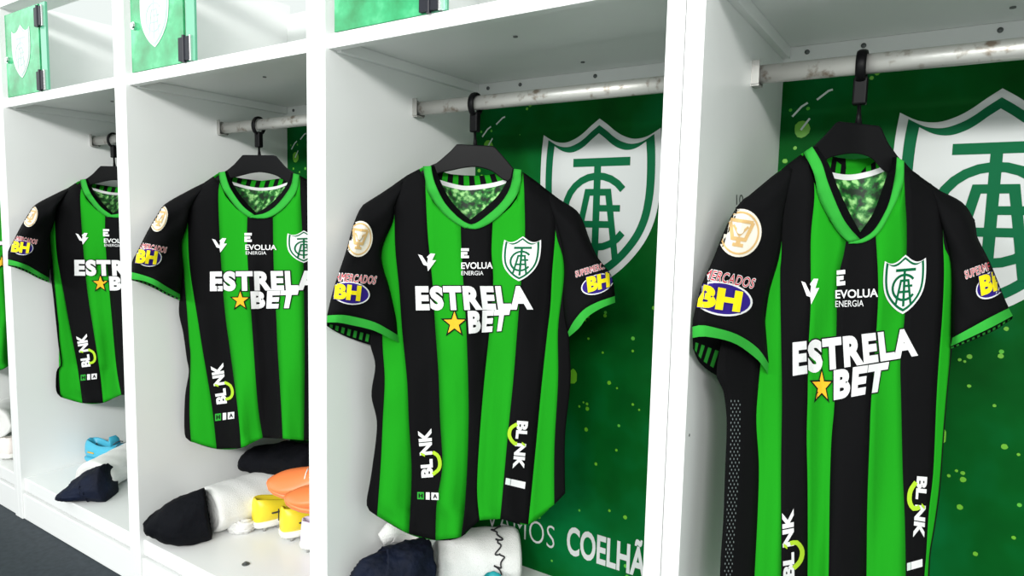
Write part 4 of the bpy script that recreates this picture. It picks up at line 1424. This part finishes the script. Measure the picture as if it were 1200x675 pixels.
TG, NG, BG = 'white rolled towels on the benches', 'dark shorts bundled with the towels', 'football boots on the benches'
# --- third locker from the right: towel bundle, dark shorts, boots
a2, b2 = np.array([-1.308, .128]), np.array([-1.283, .36])
R, tw, A3, B3, sd = roll('rolled_towel', a2, b2, .070, 'white rolled towel behind the yellow boots', 'towel', TG, 2.0, .85)
roll_script(R, tw, A3, B3, sd, .070, .92, .80, 1.9, .9, 3)
d = (b2 - a2) / np.linalg.norm(b2 - a2)
tip = at_z(166, 622, B + .004)
S_ = thing('folded_shorts', (a2[0] - d[0] * .1, a2[1] - d[1] * .1, B), 'near-black bundled shorts at the front of the towel beside the yellow boots', 'shorts', NG)
q1, q2, q3, q4 = at_x(170, 620, -1.384), at_z(190, 613, B + .036), at_z(212, 611, B + .052), at_z(244, 603, B + .060)
loft_cloth('cloth', [q1, q2, q3, q4], [(.016, .012), (.050, .036), (.066, .060), (.056, .066)], M['soft_black'], S_, 1.3, .004, z0=B, sharp=.6, xmin=-1.397)
p1, p2 = at_z(285, 617, B + .012), at_z(268, 622, B + .012)
K_ = thing('white_sock', (p1[0], p1[1], B), 'crumpled white sock end beside the towel, left of the yellow boots', 'sock')
loft_cloth('cloth', [at_z(264, 610, B + .022), at_z(275, 615, B + .016), at_z(288, 617, B + .012), at_z(296, 610, B + .010)], [(.010, .014), (.022, .020), (.024, .017), (.012, .010)], M['towel'], K_, 4.0, .006, z0=B, sharp=1.6)
p = at_y(322, 540, .40)
S_ = thing('folded_shirt', (p[0], p[1], B), 'black folded cloth lying behind the towel, under the jersey hem', 'clothing')
loft_cloth('cloth', [at_y(284, 546, .305), at_y(300, 538, .31), at_y(330, 537, .33), at_y(372, 541, .34)], [(.02, .012), (.05, .035), (.06, .045), (.05, .04)], M['soft_black'], S_, 2.2, .004, sharp=.5, xmin=-1.397)


def heel_at(u, v):
    q = at_z(u, v, B)
    return (q[0], q[1], B)


boot(heel_at(296, 622), math.radians(76), 0, 0, M['yellow_boot'], 'yellow football boot next to the white sock, left of the pair', BG, s=1.10, lining=M['boot_yellow_in'], dash=M['ink'], laces=M['ink'])
boot(heel_at(328, 633), math.radians(70), 0, 0, M['yellow_boot'], 'yellow football boot nearer the partition, right of the pair', BG, s=1.10, lining=M['boot_yellow_in'], dash=M['ink'], laces=M['ink'])


def toe_boot(toe, yaw, *a, **k):
    """boot placed by the tip of its toe"""
    boot((toe[0] - .262 * math.cos(yaw), toe[1] - .262 * math.sin(yaw), toe[2] - .030), yaw, *a, **k)


toe_boot(at_y(318, 566, .175), math.radians(214), math.radians(-3), math.radians(-25), M['orange_boot'], 'orange football boot lying toe-left on the yellow pair, upper one', BG, ms=M['orange_boot'])
toe_boot(at_y(338, 585, .13), math.radians(214), math.radians(-3), math.radians(-12), M['orange_boot'], 'orange football boot with a black side mark, lower one on the yellow pair', BG, ms=M['orange_boot'], swoosh=M['ink'])
boot(heel_at(352, 643), math.radians(40), 0, 0, M['lilac_boot'], 'pale lilac football boot half hidden by the partition', BG, dash=M['print_purple'])

# --- fourth locker
a, b = at_z(108, 562, B + .045), at_z(150, 540, B + .045)
R, tw, A3, B3, sd = roll('rolled_towel', a[:2], a[:2] + (b[:2] - a[:2]) * 1.25, .058, 'white rolled towel in front of the light blue boots', 'towel', TG, 5.0, .85)
S_ = thing('folded_shorts', (at_z(100, 575, B)[0], at_z(100, 575, B)[1], B), 'dark navy crumpled shorts at the front of the towel by the light blue boots', 'shorts', NG)
loft_cloth('cloth', [at_z(67, 583, B + .010), at_z(82, 578, B + .022), at_z(104, 570, B + .035), at_z(126, 566, B + .045)], [(.015, .008), (.045, .022), (.06, .045), (.05, .055)], M['navy'], S_, 6.3, .005, z0=B, sharp=.9)
q = at_y(108, 538, .24)
boot((-2.066, .185, B + .012), math.radians(14), 0, 0, M['blue_boot'], 'light blue football boot standing against the locker wall', BG, ms=M['blue_boot'], dash=M['print_gold'], laces=M['boot_dark'])
boot((-1.93, .335, B), math.radians(20), 0, 0, M['blue_boot'], 'light blue football boot behind the towel, nearly hidden by the partition', BG, ms=M['blue_boot'], laces=M['boot_dark'])

# --- second locker from the right
R, tw, A3, B3, sd = roll('rolled_towel', (-.652, .280), (-.512, .405), .066, 'white rolled towel with black handwriting below the jersey', 'towel', TG, 1.0, .95)
roll_script(R, tw, A3, B3, sd, .066, .95, .72, 1.75, -.1, 1)
R2 = R
S_ = thing('folded_shorts', (-.62, .12, B), 'dark navy folded shorts beside the rolled towel with handwriting', 'shorts', NG)
cl = loft_cloth('cloth', [(-.672, .048, B + .130), (-.652, .086, B + .100), (-.628, .136, B + .088), (-.618, .186, B + .078)], [(.012, .024), (.036, .062), (.050, .078), (.045, .072)], M['navy'], S_, 8.1, .005, z0=B, sharp=1.1)
a, b = at_y(487, 633, .20), at_y(493, 657, .19)
obj('hem_edge', *tube_vf([a, (a + b) / 2 + np.array([.002, 0, 0]), b], [(.008, .010), (.009, .012), (.008, .010)], 12), M['beige'], S_, label='beige edge of the cloth')
a = at_y(484, 642, .18)
obj('lining', *tube_vf([a + np.array([0, 0, .016]), a + np.array([0, 0, -.016])], [(.006, .008), (.006, .008)], 12), M['crest_green'], S_, label='green lining')
loft_cloth('loose_corner', [at_x(446, 632, -.684), at_x(458, 623, -.676), at_y(478, 622, .20), at_y(505, 634, .25)], [(.006, .014), (.012, .022), (.02, .03), (.02, .03)], M['towel'], R2, 3.0, .003, z0=B, sharp=.5, xmin=-.697)
boot((-.499, .288, B), math.radians(-62), 0, 0, M['teal_boot'], 'teal football boot in front of the rolled towel with handwriting', BG, ms=M['teal_boot'])

# --- locker at the left edge
a, b = at_z(-10, 500, B + .05), at_z(20, 482, B + .05)
R, tw, A3, B3, sd = roll('rolled_towel', a[:2], b[:2], .062, 'white rolled towel at the left edge of the photo', 'towel', TG, 3.0, .95)
q = at_z(4, 541, B)
boot((q[0], q[1], B), math.radians(120), 0, 0, M['pink_boot'], 'pale pinkish football boot at the left edge of the photo, below the towel', BG)
